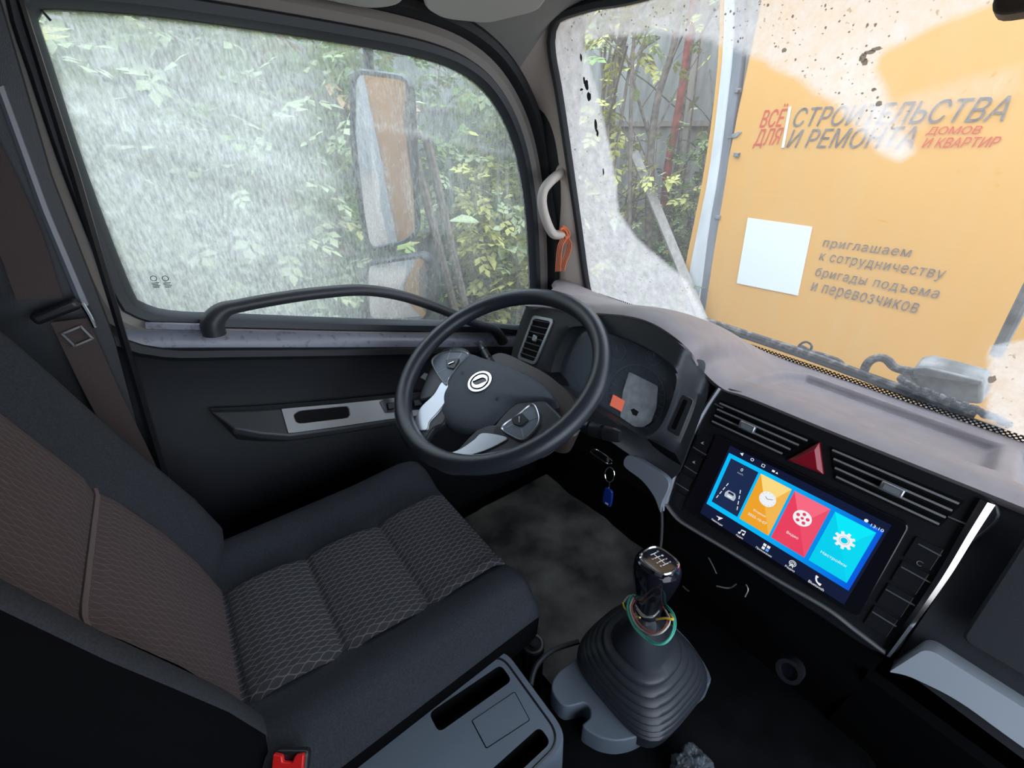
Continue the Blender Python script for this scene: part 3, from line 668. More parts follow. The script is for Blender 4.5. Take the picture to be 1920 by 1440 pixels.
# ================================================================ DASHBOARD
S = tilted((.07, .66, .71), 0, 18.8)      # centre stack face
G = tilted((-.3, .62, .88), 0, 20)        # cluster fascia face
dashb = thing('dashboard', 'dark grey dashboard with brown-grey top running below the windshield', 'dashboard', (0, .85, .3))
edge = [(-.255, .006), (-.19, .018), (-.12, .026), (-.05, .042), (.02, .056), (.071, .059), (.12, .051), (.167, .034), (.198, .012)]
def settle(a, b, h=0.0):
    P = G.P(a, b, h); w_ = sstep(.150-.14*sstep(-.11, -.165, b), .212, a)
    if w_ <= 0: return P
    q = ray(*proj(P)); k = ((S.P(0, 0, .006)-CAM).dot(S.n))/q.dot(S.n); return P.lerp(CAM+q*k, w_)
E_ = [Vector((-.80, .93, .83)), Vector((-.70, .84, .85)), Vector((-.60, .70, .875))] + [settle(a, b, .002) for a, b in edge] + [S.P(-.166, .131, .003), S.P(-.120, .134, .004), S.P(0, .133, .004), S.P(.10, .133, .004), S.P(.178, .133, .004), S.P(.3, .132, .004), S.P(.5, .13, .004), S.P(.78, .125, .004)]
ex = smooth_path(E_, 200)
zb = lambda x: .797-.035*x
trp = [(-.085, .765), (-.073, .90), (-.045, .945), (.10, .945), (.235, .935), (.235, .775), (.06, .748)]
exs = [sum(ex[min(max(i+k, 0), 199)].x for k in range(-16, 17))/33 for i in range(200)]
def dtop(s, t):
    i = s*(len(ex)-1); k = min(int(i), len(ex)-2); e = ex[k].lerp(ex[k+1], i-k)
    y1 = 1.005; y = e.y+(y1-e.y)*t
    xs_ = exs[k]+(exs[min(k+1, 199)]-exs[k])*(i-k); x = e.x+(xs_-e.x)*min(1, t*1.4)
    lip = .012
    hump = sstep(-.085, -.20, xs_)
    zz = e.z + lip*math.sin(min(1, t*7)*PI/2) + (zb(x)-e.z-lip)*(t**(1.0+.3*hump))
    zz += .012*math.sin(PI*t)*hump
    if x > -.2:
        sd = poly_sd((x, y), trp); zz -= .018*sstep(.006, -.010, sd)
        sd2 = poly_sd((x, y), [(.262, .76), (.70, .76), (.70, .935), (.262, .935)]); zz -= .018*sstep(.006, -.010, sd2)
    return Vector((x, y, zz))
build(MB().grid(dtop, 420, 70), 'dash_top', M['dash'], dashb, angle=80)
# skirt that carries the top down to the faces
lipb = MB().loft([[p+Vector((0, .0, .0)) for p in ex], [p+Vector((0, .006, -.012)) for p in ex], [p+Vector((0, .03, -.02)) for p in ex]], closed=False)
build(lipb, 'dash_lip', M['dash'], dashb, angle=80)
# fascia round the instrument cluster
fo = [(-.255, .004), (-.19, .016), (-.12, .024), (-.05, .040), (.02, .054), (.071, .057), (.12, .049), (.167, .032), (.198, .010), (.218, -.03), (.222, -.10), (.216, -.181), (.13, -.181), (0, -.172), (-.12, -.168), (-.246, -.160)]
fo_s = [(p.x, p.y) for p in smooth_path(fo, 120, True)]
hol = [(-.120, -.100), (-.116, -.045), (-.100, -.008), (-.046, .010), (.048, .014), (.12, .006), (.150, -.006), (.163, -.03), (.166, -.09), (.157, -.122), (.137, -.137), (.06, -.135), (-.02, -.131), (-.09, -.126), (-.112, -.118)]
hs = [(p.x, p.y) for p in smooth_path(hol, 90, True)]
hc = (.02, -.065); A_, B_ = radial(fo_s, hc, 160), radial(hs, hc, 160)
sh = lambda P, k: [(hc[0]+(a-hc[0])*k, hc[1]+(b-hc[1])*k) for a, b in P]
mb = MB().loft([[settle(a, b, 0)-G.n*.06 for a, b in A_], [settle(a, b, -.004) for a, b in A_], [settle(a, b, 0) for a, b in sh(A_, .985)], *[[settle(p[0]*t+q[0]*(1-t), p[1]*t+q[1]*(1-t), 0) for p, q in zip(sh(A_, .985), sh(B_, 1.04))] for t in (.8, .6, .4, .2)], [settle(a, b, 0) for a, b in sh(B_, 1.04)], [G.P(a, b, -.004) for a, b in B_], [G.P(a, b, -.03) for a, b in sh(B_, .97)], [G.P(a, b, -.055) for a, b in sh(B_, .95)]])
build(mb, 'cluster_fascia', M['fascia'], dashb, angle=40)
cl = build(MB().loft([[G.P(a, b, -.052) for a, b in sh(B_, .97)], [G.P(a, b, -.054) for a, b in sh(B_, .5)]], True, False, True), 'instrument_cluster', pm('cluster face with painted bluish sheen', (.10, .12, .16), .35), dashb)  # bluish face tone stands in for sky mirrored by the lens
H_ = -.050
GX = lambda px, py: G.L(px, py, H_)
for (px, py, r) in ((1190, 745, .066), (1010, 700, .058)):
    a, b = GX(px, py); rg = MB().ring(G, a, b, r-.003, r, H_-.002, H_+.002, 48); build(rg, 'gauge_ring', M['silver'], cl)
    tk = MB()
    for k in range(25):
        th = -PI*.2+PI*1.4*k/24; r0 = r*.86 if k % 4 else r*.78; d0 = Vector((math.cos(th), math.sin(th)))
        f = G.sub(a+d0.x*(r0+r*.93)/2, b+d0.y*(r0+r*.93)/2, H_, th); tk.fbox(f, -(r*.93-r0)/2, -.0006, (r*.93-r0)/2, .0006, 0, .001)
    build(tk, 'scale_marks', M['white'], cl, smooth=False)
for (px, py, r) in ((1228, 668, .018), (1245, 730, .020), (1160, 660, .018)):
    a, b = GX(px, py); build(MB().ring(G, a, b, r-.002, r, H_-.002, H_+.001, 30), 'small_gauge', M['grey'], cl)
    f = G.sub(a, b, H_, 2.2); build(MB().fbox(f, -.002, -.001, r*.8, .001, .001, .003), 'needle', M['white'], cl, smooth=False)
a, b = GX(1190, 745); HL = -.026; GL = lambda px, py: G.L(px, py, HL)
lcd = rounded([GL(*p) for p in ((1180, 697), (1234, 724), (1231, 765), (1221, 792), (1206, 801), (1190, 800), (1163, 782), (1168, 735))], .004)
build(MB().fpoly(G, lcd, HL, HL+.0006), 'display_film', pm('pale display film', (.62, .65, .70), .2, col2=(.42, .45, .50), vscale=60), cl, label='pale grey film over the middle of the cluster')
rd = [GL(*p) for p in ((1150, 740), (1172, 752), (1166, 772), (1144, 760))]
build(MB().fpoly(G, rd, HL-.001, HL+.0012), 'warning_light', em('red warning glow', (.62, .14, .09), .9), cl)
rd = [GL(*p) for p in ((1183, 768), (1189, 766), (1198, 772), (1194, 780), (1187, 778))]; build(MB().fpoly(G, rd, HL+.0006, HL+.0012), 'film_mark', M['black'], cl, smooth=False)
f = G.sub(a-.03, b+.02, H_, 2.9); build(MB().fbox(f, 0, -.0008, .035, .0008, .001, .003), 'needle', M['letred'], cl, smooth=False)
build(MB().loft([[G.P(a, b, -.027) for a, b in sh(B_, .985)], [G.P(a, b, -.028) for a, b in sh(B_, .5)]], True, False, True), 'lens', M['lens'], cl)
# slot to the right of the cluster
sl = rounded([G.L(*p) for p in ((1280, 738), (1303, 750), (1275, 820), (1250, 806))], .006); build(MB().fpoly(G, sl, 0, .003), 'slot_bezel', M['fascia'], dashb, bevel=.0015)
sl = rounded([G.L(*p) for p in ((1284, 748), (1291, 752), (1268, 806), (1260, 802))], .002); build(MB().fpoly(G, sl, .003, .0035), 'card_slot', M['deep'], dashb)
# left vent: chromed frame, slats, tab
vq = [(-.218, -.008), (-.150, .001), (-.166, -.112), (-.229, -.118)]
vo = rounded(vq, .010); vi_ = rounded([(-.212, -.014), (-.157, -.006), (-.171, -.106), (-.222, -.111)], .008)
vc = (-.19, -.06); A_, B_ = radial(vo, vc, 80), radial(vi_, vc, 80)
vent = build(MB().loft([[G.P(a, b, -.0) for a, b in A_], [G.P(a, b, .004) for a, b in A_], [G.P(a, b, .004) for a, b in B_], [G.P(a, b, .0005) for a, b in B_]]), 'air_vent', M['satin'], dashb, label='silver-framed air vent left of the cluster', angle=30)
build(MB().fpoly(G, B_, .0004, .0008), 'vent_recess', M['deep'], vent)
for k in range(7):
    t = (k+.5)/7; L_ = Vector((-.212-.010*t, -.014-.097*t)); R_ = Vector((-.157-.014*t, -.006-.100*t))
    mbs = MB().prism([G.P(L_.x, L_.y-.002, .0012), G.P(R_.x, R_.y-.002, .0012), G.P(R_.x, R_.y+.003, .0035), G.P(L_.x, L_.y+.003, .0035)], G.n*.0012-G.v*.001); build(mbs, 'slat', M['dark'] if k % 1 == 0 else M['dark'], vent, smooth=False)
    build(MB().prism([G.P(L_.x, L_.y+.0030, .0040), G.P(R_.x, R_.y+.0030, .0040), G.P(R_.x, R_.y+.0042, .0042), G.P(L_.x, L_.y+.0042, .0042)], G.n*.0006), 'slat_edge', M['grey'], vent, smooth=False)
build(MB().fbox(G, -.194, -.062, -.182, -.048, .003, .009), 'vent_tab', M['satin'], vent, bevel=.0015)
# left end of the dash face and knee panel
build(MB().prism([G.P(a, b, -.03) for a, b in ((-.255, -.002), (-.20, .0), (-.20, -.165), (-.246, -.17))], -G.n*.02), 'dash_side', M['dark'], dashb, smooth=False)
kn = MB(); kr = []
for x in (-.50, -.4, -.3, -.18, -.11):
    kr.append([Vector((x, .60+.01, .725)), Vector((x, .66, .66)), Vector((x, .70, .56)), Vector((x, .76, .45)), Vector((x, .90, .35)), Vector((x, .95, .07))])
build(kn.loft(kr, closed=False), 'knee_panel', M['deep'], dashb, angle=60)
# silver strip flowing from fascia down beside the stack
K = tilted((-.15, .61, .66), 0, 18)
st = [K.L(*p) for p in ((1182, 853), (1220, 873), (1256, 903), (1243, 942), (1240, 960), (1228, 930), (1205, 900), (1172, 873))]
build(MB().fpoly(K, [(p.x, p.y) for p in smooth_path(st, 40, True)], -.01, .004), 'silver_flank', M['bluesil'], dashb, bevel=.002, label='blue-grey silver trim wedge under the cluster')
build(MB().tube(smooth_path([K.P(*K.L(*p), 0) for p in ((1238, 940), (1241, 970), (1240, 1010), (1236, 1040))], 16), .003, 8), 'edge_bead', M['fascia'], dashb)

# ---- centre stack
stk = build(MB().fpoly(S, [(p.x, p.y) for p in smooth_path([(-.172, .130), (0, .131), (.176, .128), (.182, .05), (.180, -.06), (.174, -.128), (.09, -.136), (0, -.136), (-.10, -.132), (-.172, -.122), (-.180, -.08), (-.180, .03)], 90, True)], -.10, -.001), 'centre_panel', M['dark'], dashb, bevel=.003)
def strip(F, pts, wid, h0, h1, name, mat, par, n=40, taper=None, **k):
    P_ = smooth_path([(a, b, 0) for a, b in pts], n); rows = []
    for i, p in enumerate(P_):
        t = (P_[min(i+1, n-1)]-P_[max(i-1, 0)]).normalized(); s_ = Vector((-t.y, t.x, 0))*wid*.5*(taper[0]+(taper[1]-taper[0])*i/(n-1) if taper else 1)
        a, b = p-s_, p+s_; m_ = (a+b)/2
        rows.append([F.P(a.x, a.y, h0), F.P(a.x, a.y, h1*.6), F.P(m_.x, m_.y, h1), F.P(b.x, b.y, h1*.6), F.P(b.x, b.y, h0)])
    return build(MB().loft(rows, closed=False), name, mat, par, angle=40, **k)
SL = S.L
strip(S, [SL(*p) for p in ((1350, 727), (1322, 770), (1295, 822), (1268, 885), (1250, 943))], .007, -.01, .006, 'chrome_strip', M['satin'], stk)
strip(S, [SL(*p) for p in ((1248, 944), (1270, 972), (1300, 992), (1380, 1040), (1460, 1088), (1550, 1140), (1600, 1178), (1640, 1208), (1662, 1224))], .0055, -.01, .006, 'chrome_strip', M['satin'], stk)
strip(S, [SL(*p) for p in ((1852, 940), (1815, 1000), (1775, 1068), (1735, 1128), (1698, 1180), (1664, 1226))], .011, -.01, .008, 'chrome_strip', M['chrome'], stk, taper=(1.2, .6))
# stack vents
def stack_vent(poly, nslat, tab, label):
    v = build(MB().fpoly(S, poly, -.001, .0004), 'air_vent', M['deep'], stk, smooth=False, label=label)
    b0 = min(b for a, b in poly); b1 = max(b for a, b in poly)
    for k in range(nslat):
        b = b1-(k+.6)*(b1-b0)/nslat
        xs = []
        m = len(poly)
        for i in range(m):
            p, q = poly[i], poly[(i+1) % m]
            if (p[1]-b)*(q[1]-b) < 0: xs.append(p[0]+(q[0]-p[0])*(b-p[1])/(q[1]-p[1]))
        if len(xs) < 2: continue
        x0, x1 = min(xs)+.002, max(xs)-.002
        build(MB().prism([S.P(x0, b-.0025, .0006), S.P(x1, b-.0025, .0006), S.P(x1, b+.0022, .004), S.P(x0, b+.0022, .004)], S.n*.001), 'slat', M['dark'], v, smooth=False)
        build(MB().fbox(S, x0, b+.0012, x1, b+.0040, .0042, .0056), 'slat_edge', M['silver'], v, smooth=False)
    t = build(MB().fbox(S, tab[0]-.013, tab[1]-.007, tab[0]+.013, tab[1]+.006, .004, .013), 'vent_tab', M['satin'], v, bevel=.002)
    build(MB().fbox(S, tab[0]-.009, tab[1]-.004, tab[0]+.009, tab[1]+.003, .0131, .0136), 'tab_inset', M['grey'], v, smooth=False)
    return v
stack_vent([(-.163, .110), (-.012, .110), (-.040, .066), (-.163, .063)], 4, (-.103, .088), 'air vent above the head unit, left of the red hazard button')
stack_vent([(.010, .110), (.158, .112), (.152, .070), (.034, .066)], 4, (.094, .091), 'air vent above the head unit, right of the red hazard button')
hz = [(-.004, .110), (-.031, .064), (.019, .068)]
hzb = MB().loft([[S.P(a, b, 0) for a, b in hz], [S.P(a, b, .005) for a, b in hz], [S.P(-.005+(a+.005)*.62, .079+(b-.079)*.62, .010) for a, b in hz]], True, False, True)
build(hzb, 'hazard_button', M['hazard'], stk, smooth=False, bevel=.0006)
def sil_line(p, q, name='button_divider'):
    a = Vector(SL(*p)); b = Vector(SL(*q)); d = (b-a); f = S.sub(a.x, a.y, 0, math.atan2(d.y, d.x)); return MB().fbox(f, 0, -.0008, d.length, .0008, .0, .0022)
for p, q in (((1341, 757), (1356, 765)), ((1300, 838), (1325, 853)), ((1284, 873), (1307, 888)), ((1268, 905), (1292, 920)), ((1246, 942), (1256, 938)), ((1722, 1019), (1765, 1042)), ((1690, 1062), (1745, 1092)), ((1661, 1104), (1716, 1135)), ((1636, 1146), (1681, 1174)), ((1778, 968), (1818, 985))):
    build(sil_line(p, q), 'button_divider', M['satin'], stk, smooth=False)
for (a0, b0, a1, b1) in ((-.176, .004, -.150, .044), (-.178, -.042, -.151, .000), (-.180, -.080, -.153, -.046), (-.178, -.116, -.153, -.084), (.138, .011, .166, .044), (.139, -.028, .167, .006), (.139, -.067, .167, -.033), (.139, -.104, .166, -.072)):
    build(MB().fbox(S, a0, b0, a1, b1, -.001, .0012), 'push_button', M['dark'], stk, bevel=.0008, smooth=False)
for (px, py) in ((1318, 830), (1302, 866)):
    a, b = SL(px, py); build(MB().fpoly(S, [(a-.003, b-.002), (a+.003, b-.0025), (a+.0005, b), (a+.002, b+.003), (a-.001, b+.001)], .0012, .0015), 'button_symbol', M['white'], stk, smooth=False)
a, b = SL(1724, 1056); build(text_mb('☎' if False else 'C', S, a-.003, b-.003, .006, .007, .0013), 'button_symbol', M['grey'], stk, smooth=False)
# lower right switch strip under head unit and the dark lower console
lower = MB()
lr = []
for x in (-.11, 0, .12, .245):
    lr.append([S.P(x-.07, -.134, -.004), S.P(x-.07, -.16, -.03), Vector((x, .63, .50)), Vector((x, .66, .42)), Vector((x, .70, .33)), Vector((x, .78, .08))])
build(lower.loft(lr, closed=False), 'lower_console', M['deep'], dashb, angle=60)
fs = tilted((.13, .60, .55), 0, 28)
a, b = fs.L(1480, 1258); sk = build(MB().ring(fs, a, b, .012, .018, -.02, .004, 28), 'power_socket', M['dark'], dashb)
build(MB().disc(fs, a, b, .012, -.01, -.002), 'socket_core', M['gloss'], sk)
for pts in (((1330, 1045), (1338, 1060), (1345, 1075)), ((1345, 1098), (1368, 1102), (1382, 1094)), ((1282, 1098), (1288, 1104), (1294, 1108)), ((1400, 1095), (1404, 1105), (1398, 1118))):
    build(MB().tube(smooth_path([fs.P(*fs.L(*p), .004) for p in pts], 10), .0014, 6), 'wire_clip', M['steel'], dashb)
# glove box side and face
GB = tilted((.40, .645, .70), 0, 15)
build(MB().prism([S.P(.185, .128, -.02), GB.P(.435, .135, 0), GB.P(.435, -.16, 0), S.P(.185, -.14, -.02)], -GB.n*.03), 'glovebox_surround', M['fascia'], dashb, smooth=False)
q0_, q1_ = GB.L(1935, 985), GB.L(1800, 1195); gbp = [q0_, (.405, q0_[1]), (.405, q1_[1]), q1_]
build(MB().fpoly(GB, rounded(gbp, .012), 0, .006), 'glovebox_lid', M['fascia'], dashb, bevel=.004)
gbs = [GB.L(*p, .006) for p in ((1666, 1260), (1738, 1214), (1920, 1328), (1920, 1404), (1790, 1308), (1700, 1266))]; gbs = gbs[:3]+[(.42, gbs[2][1]), (.42, gbs[3][1]-.004)]+gbs[3:]
build(MB().fpoly(GB, rounded(gbs, [.004, .012, .01, .01, .01, .05, .05, .01]), -.03, .006), 'lower_trim', M['satin2'], dashb, bevel=.004, label='light blue-grey trim bar under the glovebox')
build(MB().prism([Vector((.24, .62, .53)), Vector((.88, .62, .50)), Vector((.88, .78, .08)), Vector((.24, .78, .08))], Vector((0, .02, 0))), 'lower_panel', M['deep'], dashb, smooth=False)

# ================================================================ HEAD UNIT (a thing of its own)
hu = thing('head_unit', 'lit touchscreen head unit with blue home screen and four app tiles', 'touchscreen', S.P(0, -.10, 0))
build(MB().fpoly(S, rounded([(-.147, .052), (.128, .056), (.133, -.102), (-.147, -.106)], .010), -.001, .004), 'screen_bezel', M['gloss'], hu, bevel=.002)
hb = .0042
def qd(pts): return [SL(*p) for p in pts]
z7 = lambda X, Y: (1240+X/2.666, 700+Y/2.666)
disp = build(MB().fbox(S, -.117, -.107+.012, .112, .044, hb-.0002, hb), 'display', em('dark screen glow', (.004, .008, .035), 1), hu, smooth=False)
bl = qd([z7(345, 388), z7(1107, 795), z7(938, 1090), z7(243, 620)]); x0, y0 = -.1135, -.0725; x1, y1 = .1085, .0315
def mat_bluegrad():
    m, n, l = newmat('blue wallpaper glow'); b = n['Principled BSDF']; t = n.new('ShaderNodeTexCoord'); s = n.new('ShaderNodeSeparateXYZ'); l.new(t.outputs['Object'], s.inputs[0])
    r = n.new('ShaderNodeValToRGB'); mr = n.new('ShaderNodeMapRange'); mr.inputs[1].default_value = -.11; mr.inputs[2].default_value = .11; l.new(s.outputs['X'], mr.inputs[0]); l.new(mr.outputs[0], r.inputs[0])
    r.color_ramp.elements[0].color = (.0, .50, .95, 1); r.color_ramp.elements[1].color = (.0, .10, .72, 1); r.color_ramp.elements[0].position = .3
    b.inputs['Base Color'].default_value = (.01, .01, .01, 1); b.inputs['Roughness'].default_value = .15; l.new(r.outputs[0], b.inputs['Emission Color']); b.inputs['Emission Strength'].default_value = 1.0; return m
build(MB().fbox(S, x0, y0, x1, y1, hb, hb+.0002), 'wallpaper', mat_bluegrad(), hu, smooth=False)
TW = [(-.107, -.060), (-.056, -.008), (-.004, .046), (.052, .1025)]
ty0, ty1 = -.0635, .0245
tile_c = [[(.010, .022, .075), (.014, .028, .09)], [(.85, .36, .02), (.95, .70, .22)], [(.80, .05, .11), (.92, .14, .22)], [(.0, .62, .85), (.0, .80, .95)]]
for i, (a, b) in enumerate(TW):
    t = build(MB().fbox(S, a, ty0, b, ty1, hb+.0003, hb+.0005), 'app_tile', em('tile glow %d' % i, tile_c[i][0]), hu, smooth=False)
    if i:
        mx_, my_ = (a+b)/2, (ty0+ty1)/2
        build(MB().add([S.P(a, ty1, hb+.0006), S.P(b, ty1, hb+.0006), S.P(mx_, my_, hb+.0006)], [(0, 2, 1)]), 'tile_facet', em('facet glow %d' % i, tile_c[i][1]), t, smooth=False, fix=False)
        build(MB().add([S.P(b, ty1, hb+.0006), S.P(b, ty0, hb+.0006), S.P(mx_, my_, hb+.0006)], [(0, 2, 1)]), 'tile_facet', em('facet mid glow %d' % i, tuple((p*.7+q*.3) for p, q in zip(*tile_c[i]))), t, smooth=False, fix=False)
wg = em('white icon glow', (.85, .88, .92)); wd = em('dim icon glow', (.45, .5, .6)); hk = hb+.0008
def icon(mb, name='icon', mat=None): return build(mb, name, mat or wg, hu, smooth=False, fix=False)
# tile 1: speed, lane marks, car seen from behind
icon(text_mb('0', S, -.0855, .0125, .0035, .0055, hk)); icon(text_mb('km/h', S, -.088, .0065, .009, .003, hk), mat=wd)
for sx in (-1, 1):
    for k in range(4):
        f = S.sub(-.0835+sx*(.0115+.0022*k)+0, -.021-.0095*k, hk, PI/2+sx*.22); icon(MB().fbox(f, -.0032, -.0006, .0032, .0006, 0, .0002), 'lane_mark')
cxr, cyr = -.0835, -.035
icon(MB().fpoly(S, rounded([(cxr-.0085, cyr-.007), (cxr+.0085, cyr-.007), (cxr+.0095, cyr), (cxr+.006, cyr+.0065), (cxr-.006, cyr+.0065), (cxr-.0095, cyr)], .002), hk, hk+.0002), 'car_icon', wd)
icon(MB().fpoly(S, rounded([(cxr-.0055, cyr+.001), (cxr+.0055, cyr+.001), (cxr+.004, cyr+.005), (cxr-.004, cyr+.005)], .001), hk+.0003, hk+.0004), 'car_window', em('navy glow', (.01, .02, .06)))
icon(MB().fbox(S, cxr-.004, cyr-.0045, cxr+.004, cyr-.002, hk+.0003, hk+.0004), 'plate_icon')
# tile 2: clock
cx2, cy2 = -.0315, -.009
icon(MB().disc(S, cx2, cy2, .0125, hk, hk+.0002, 32), 'clock_face')
for th, ln in ((.45, .008), (2.6, .005)):
    f = S.sub(cx2, cy2, hk, th); icon(MB().fbox(f, 0, -.0005, ln, .0005, .0004, .0005), 'clock_hand', em('clock hand glow', (.2, .2, .2)))
for k in range(12):
    f = S.sub(cx2, cy2, hk, k*PI/6); icon(MB().fbox(f, .0098, -.0003, .0115, .0003, .0004, .0005), 'clock_mark', wd)
icon(text_mb('Видео' if False else 'Вторник', S, -.0425, -.0395, .020, .0045, hk)); icon(text_mb('2023-10-07' if False else '2025-10-07', S, -.0475, -.0495, .030, .0045, hk))
# tile 3: film reel
cx3, cy3 = .021, -.009
icon(MB().disc(S, cx3, cy3, .0125, hk, hk+.0002, 32), 'reel_icon')
rdm = em('reel hole glow', (.75, .06, .12))
for k in range(5): icon(MB().disc(S, cx3+math.cos(k*2*PI/5+.3)*.0072, cy3+math.sin(k*2*PI/5+.3)*.0072, .0026, hk+.0003, hk+.0004, 14), 'reel_hole', rdm)
icon(MB().disc(S, cx3, cy3, .0022, hk+.0003, hk+.0004, 14), 'reel_hub', rdm)
icon(text_mb('Видео', S, .0115, -.044, .017, .0050, hk))
# tile 4: gear
cx4, cy4 = .077, -.008; gp = []
for k in range(9):
    for d0, r in ((-.22, .0095), (-.14, .0132), (.14, .0132), (.22, .0095)): gp.append((cx4+math.cos(k*2*PI/9+d0)*r, cy4+math.sin(k*2*PI/9+d0)*r))
icon(MB().fpoly(S, gp, hk, hk+.0002), 'gear_icon'); icon(MB().disc(S, cx4, cy4, .0042, hk+.0003, hk+.0004, 20), 'gear_hole', em('gear hole glow', (.0, .6, .8)))
icon(MB().ring(S, cx4, cy4, .0055, .0062, hk+.0003, hk+.0004, 24), 'gear_ring', wd)
icon(text_mb('Настройки', S, .060, -.044, .033, .0055, hk))
# status bar
a, b = SL(*z7(408, 402)); icon(MB().add([S.P(a-.003, b, hk), S.P(a+.002, b+.003, hk), S.P(a+.002, b-.003, hk)], [(0, 2, 1)]), 'back_icon')
a, b = SL(*z7(460, 430)); icon(MB().ring(S, a, b, .0018, .0026, hk, hk+.0002, 18), 'home_icon')
a, b = SL(*z7(515, 460)); mb = MB(); [mb.fbox(S, a+p, b+q, a+r, b+s_, hk, hk+.0002) for p, q, r, s_ in ((-.0025, -.0025, .0025, -.0018), (-.0025, .0018, .0025, .0025), (-.0025, -.0025, -.0018, .0025), (.0018, -.0025, .0025, .0025))]; icon(mb, 'recent_icon')
a, b = SL(*z7(572, 490)); icon(MB().fbox(S, a-.004, b-.0016, a, b+.0016, hk, hk+.0002), 'card_icon'); icon(MB().add([S.P(a+.0015, b-.0016, hk), S.P(a+.0055, b-.0016, hk), S.P(a+.0035, b+.0016, hk)], [(0, 1, 2)]), 'house_icon')
a, b = SL(*z7(1028, 733)); icon(MB().disc(S, a, b, .0024, hk, hk+.0002, 14), 'location_icon')
a, b = SL(*z7(1050, 757)); icon(text_mb('13:10', S, a, b-.001, .0145, .0044, hk, offset=.02), 'clock_text')
# dock row
dock = (((300, 708), (258, 722), 'Навигация', .020), ((410, 785), (380, 790), 'Аудио', .012), ((533, 858), (478, 868), 'Приложения', .025), ((662, 945), (627, 965), 'Радио', .014), ((793, 1030), (745, 1052), 'Bluetooth', .021))
for i, (c0, t0, s0, w0) in enumerate(dock):
    a, b = SL(*z7(*c0)); ta, tb = a-w0/2, -.0945
    b = -.0835
    if i == 0: icon(MB().add([S.P(a-.006, b+.001, hk), S.P(a+.006, b+.004, hk), S.P(a, b-.005, hk), S.P(a-.0005, b, hk)], [(0, 3, 1), (1, 3, 2)]), 'arrow_icon')
    if i == 1:
        mb = MB().disc(S, a-.003, b-.003, .0018, hk, hk+.0002, 12).disc(S, a+.0035, b-.002, .0018, hk, hk+.0002, 12); mb.fbox(S, a-.0018, b-.003, a-.0010, b+.004, hk, hk+.0002); mb.fbox(S, a+.0046, b-.002, a+.0053, b+.005, hk, hk+.0002)
        mb.add([S.P(a-.0018, b+.0025, hk), S.P(a+.0053, b+.0035, hk), S.P(a+.0053, b+.0055, hk), S.P(a-.0018, b+.0045, hk)], [(0, 1, 2, 3)]); icon(mb, 'note_icon')
    if i == 2:
        for p, q in ((-1, 1), (1, 1), (-1, -1), (1, -1)): icon(MB().fbox(S, a+p*.003-.0022, b+q*.003-.0022, a+p*.003+.0022, b+q*.003+.0022, hk, hk+.0002), 'apps_icon', wg if (p, q) != (1, -1) else em('blue icon glow', (.1, .35, .9)))
    if i == 3:
        mb = MB().ring(S, a, b+.001, .0042, .0050, hk, hk+.0002, 24).ring(S, a, b+.001, .0022, .0030, hk, hk+.0002, 20); mb.add([S.P(a-.003, b-.006, hk), S.P(a-.002, b-.006, hk), S.P(a+.0004, b+.001, hk), S.P(a-.0004, b+.001, hk)], [(0, 1, 2, 3)]).add([S.P(a+.003, b-.006, hk), S.P(a+.002, b-.006, hk), S.P(a-.0004, b+.001, hk), S.P(a+.0004, b+.001, hk)], [(0, 1, 2, 3)]); icon(mb, 'radio_icon')
    if i == 4: icon(MB().tube(smooth_path([S.P(a-.004, b+.005, hk), S.P(a-.0042, b+.001, hk), S.P(a-.001, b-.0035, hk), S.P(a+.0045, b-.0045, hk)], 12), [.0019, .0019, .0016]+[.0011]*6+[.0016, .0019, .0019], 8), 'phone_icon')
    icon(text_mb(s0, S, ta, tb, w0, .0042, hk, offset=.015), 'dock_text')

# ================================================================ STEERING WHEEL
til, yw = math.radians(29.28), math.radians(9.06)
e1 = Vector((math.cos(yw), math.sin(yw), 0)); e2 = Vector((-math.sin(yw)*math.cos(til), math.cos(yw)*math.cos(til), math.sin(til)))
W = Frame((-.4267, .4439, .8202), e1, e2)
sw_ = thing('steering_wheel', 'black four-spoke steering wheel with silver spoke trims and round emblem', 'steering wheel', W.o-W.n*.03)
RW = .2110
build(MB().tube([W.P(math.cos(2*PI*k/96)*RW, math.sin(2*PI*k/96)*RW) for k in range(96)], .0180, 18, closed=True), 'rim', M['rim'], sw_)
hH = -.022
WL = lambda px, py, h=hH: W.L(px, py, h)
padp = [WL(*p) for p in ((872, 660), (905, 668), (960, 686), (1010, 712), (1040, 742), (1030, 752), (968, 762), (935, 790), (900, 812), (872, 812), (838, 798), (820, 770), (818, 742), (832, 715), (850, 685))]
pc = (sum(a for a, b in padp)/len(padp), sum(b for a, b in padp)/len(padp))
pp = [(p.x, p.y) for p in smooth_path(padp, 80, True)]
ks = [(1.0, -.030), (1.0, -.008), (.96, -.002), (.88, .003), (.65, .006), (.3, .008), (.02, .008)]
pad = build(MB().loft([[W.P(pc[0]+(a-pc[0])*k, pc[1]+(b-pc[1])*k, hH+h) for a, b in pp] for k, h in ks], True, True, True), 'airbag_pad', M['pad'], sw_, angle=50)
# brown rear cover seen above right of the pad
rc_ = [W.L(*p, -.055) for p in ((935, 660), (1000, 685), (1050, 715), (1090, 760), (1075, 810), (1020, 800), (960, 770), (900, 700))]
rcs = [(p.x, p.y) for p in smooth_path(rc_, 60, True)]
build(MB().loft([[W.P(a*.92, b*.92, -.05) for a, b in rcs], [W.P(a, b, -.07) for a, b in rcs], [W.P(a*.9, b*.9-.02, -.12) for a, b in rcs]], True, True, True), 'column_cover', M['brown'], sw_)
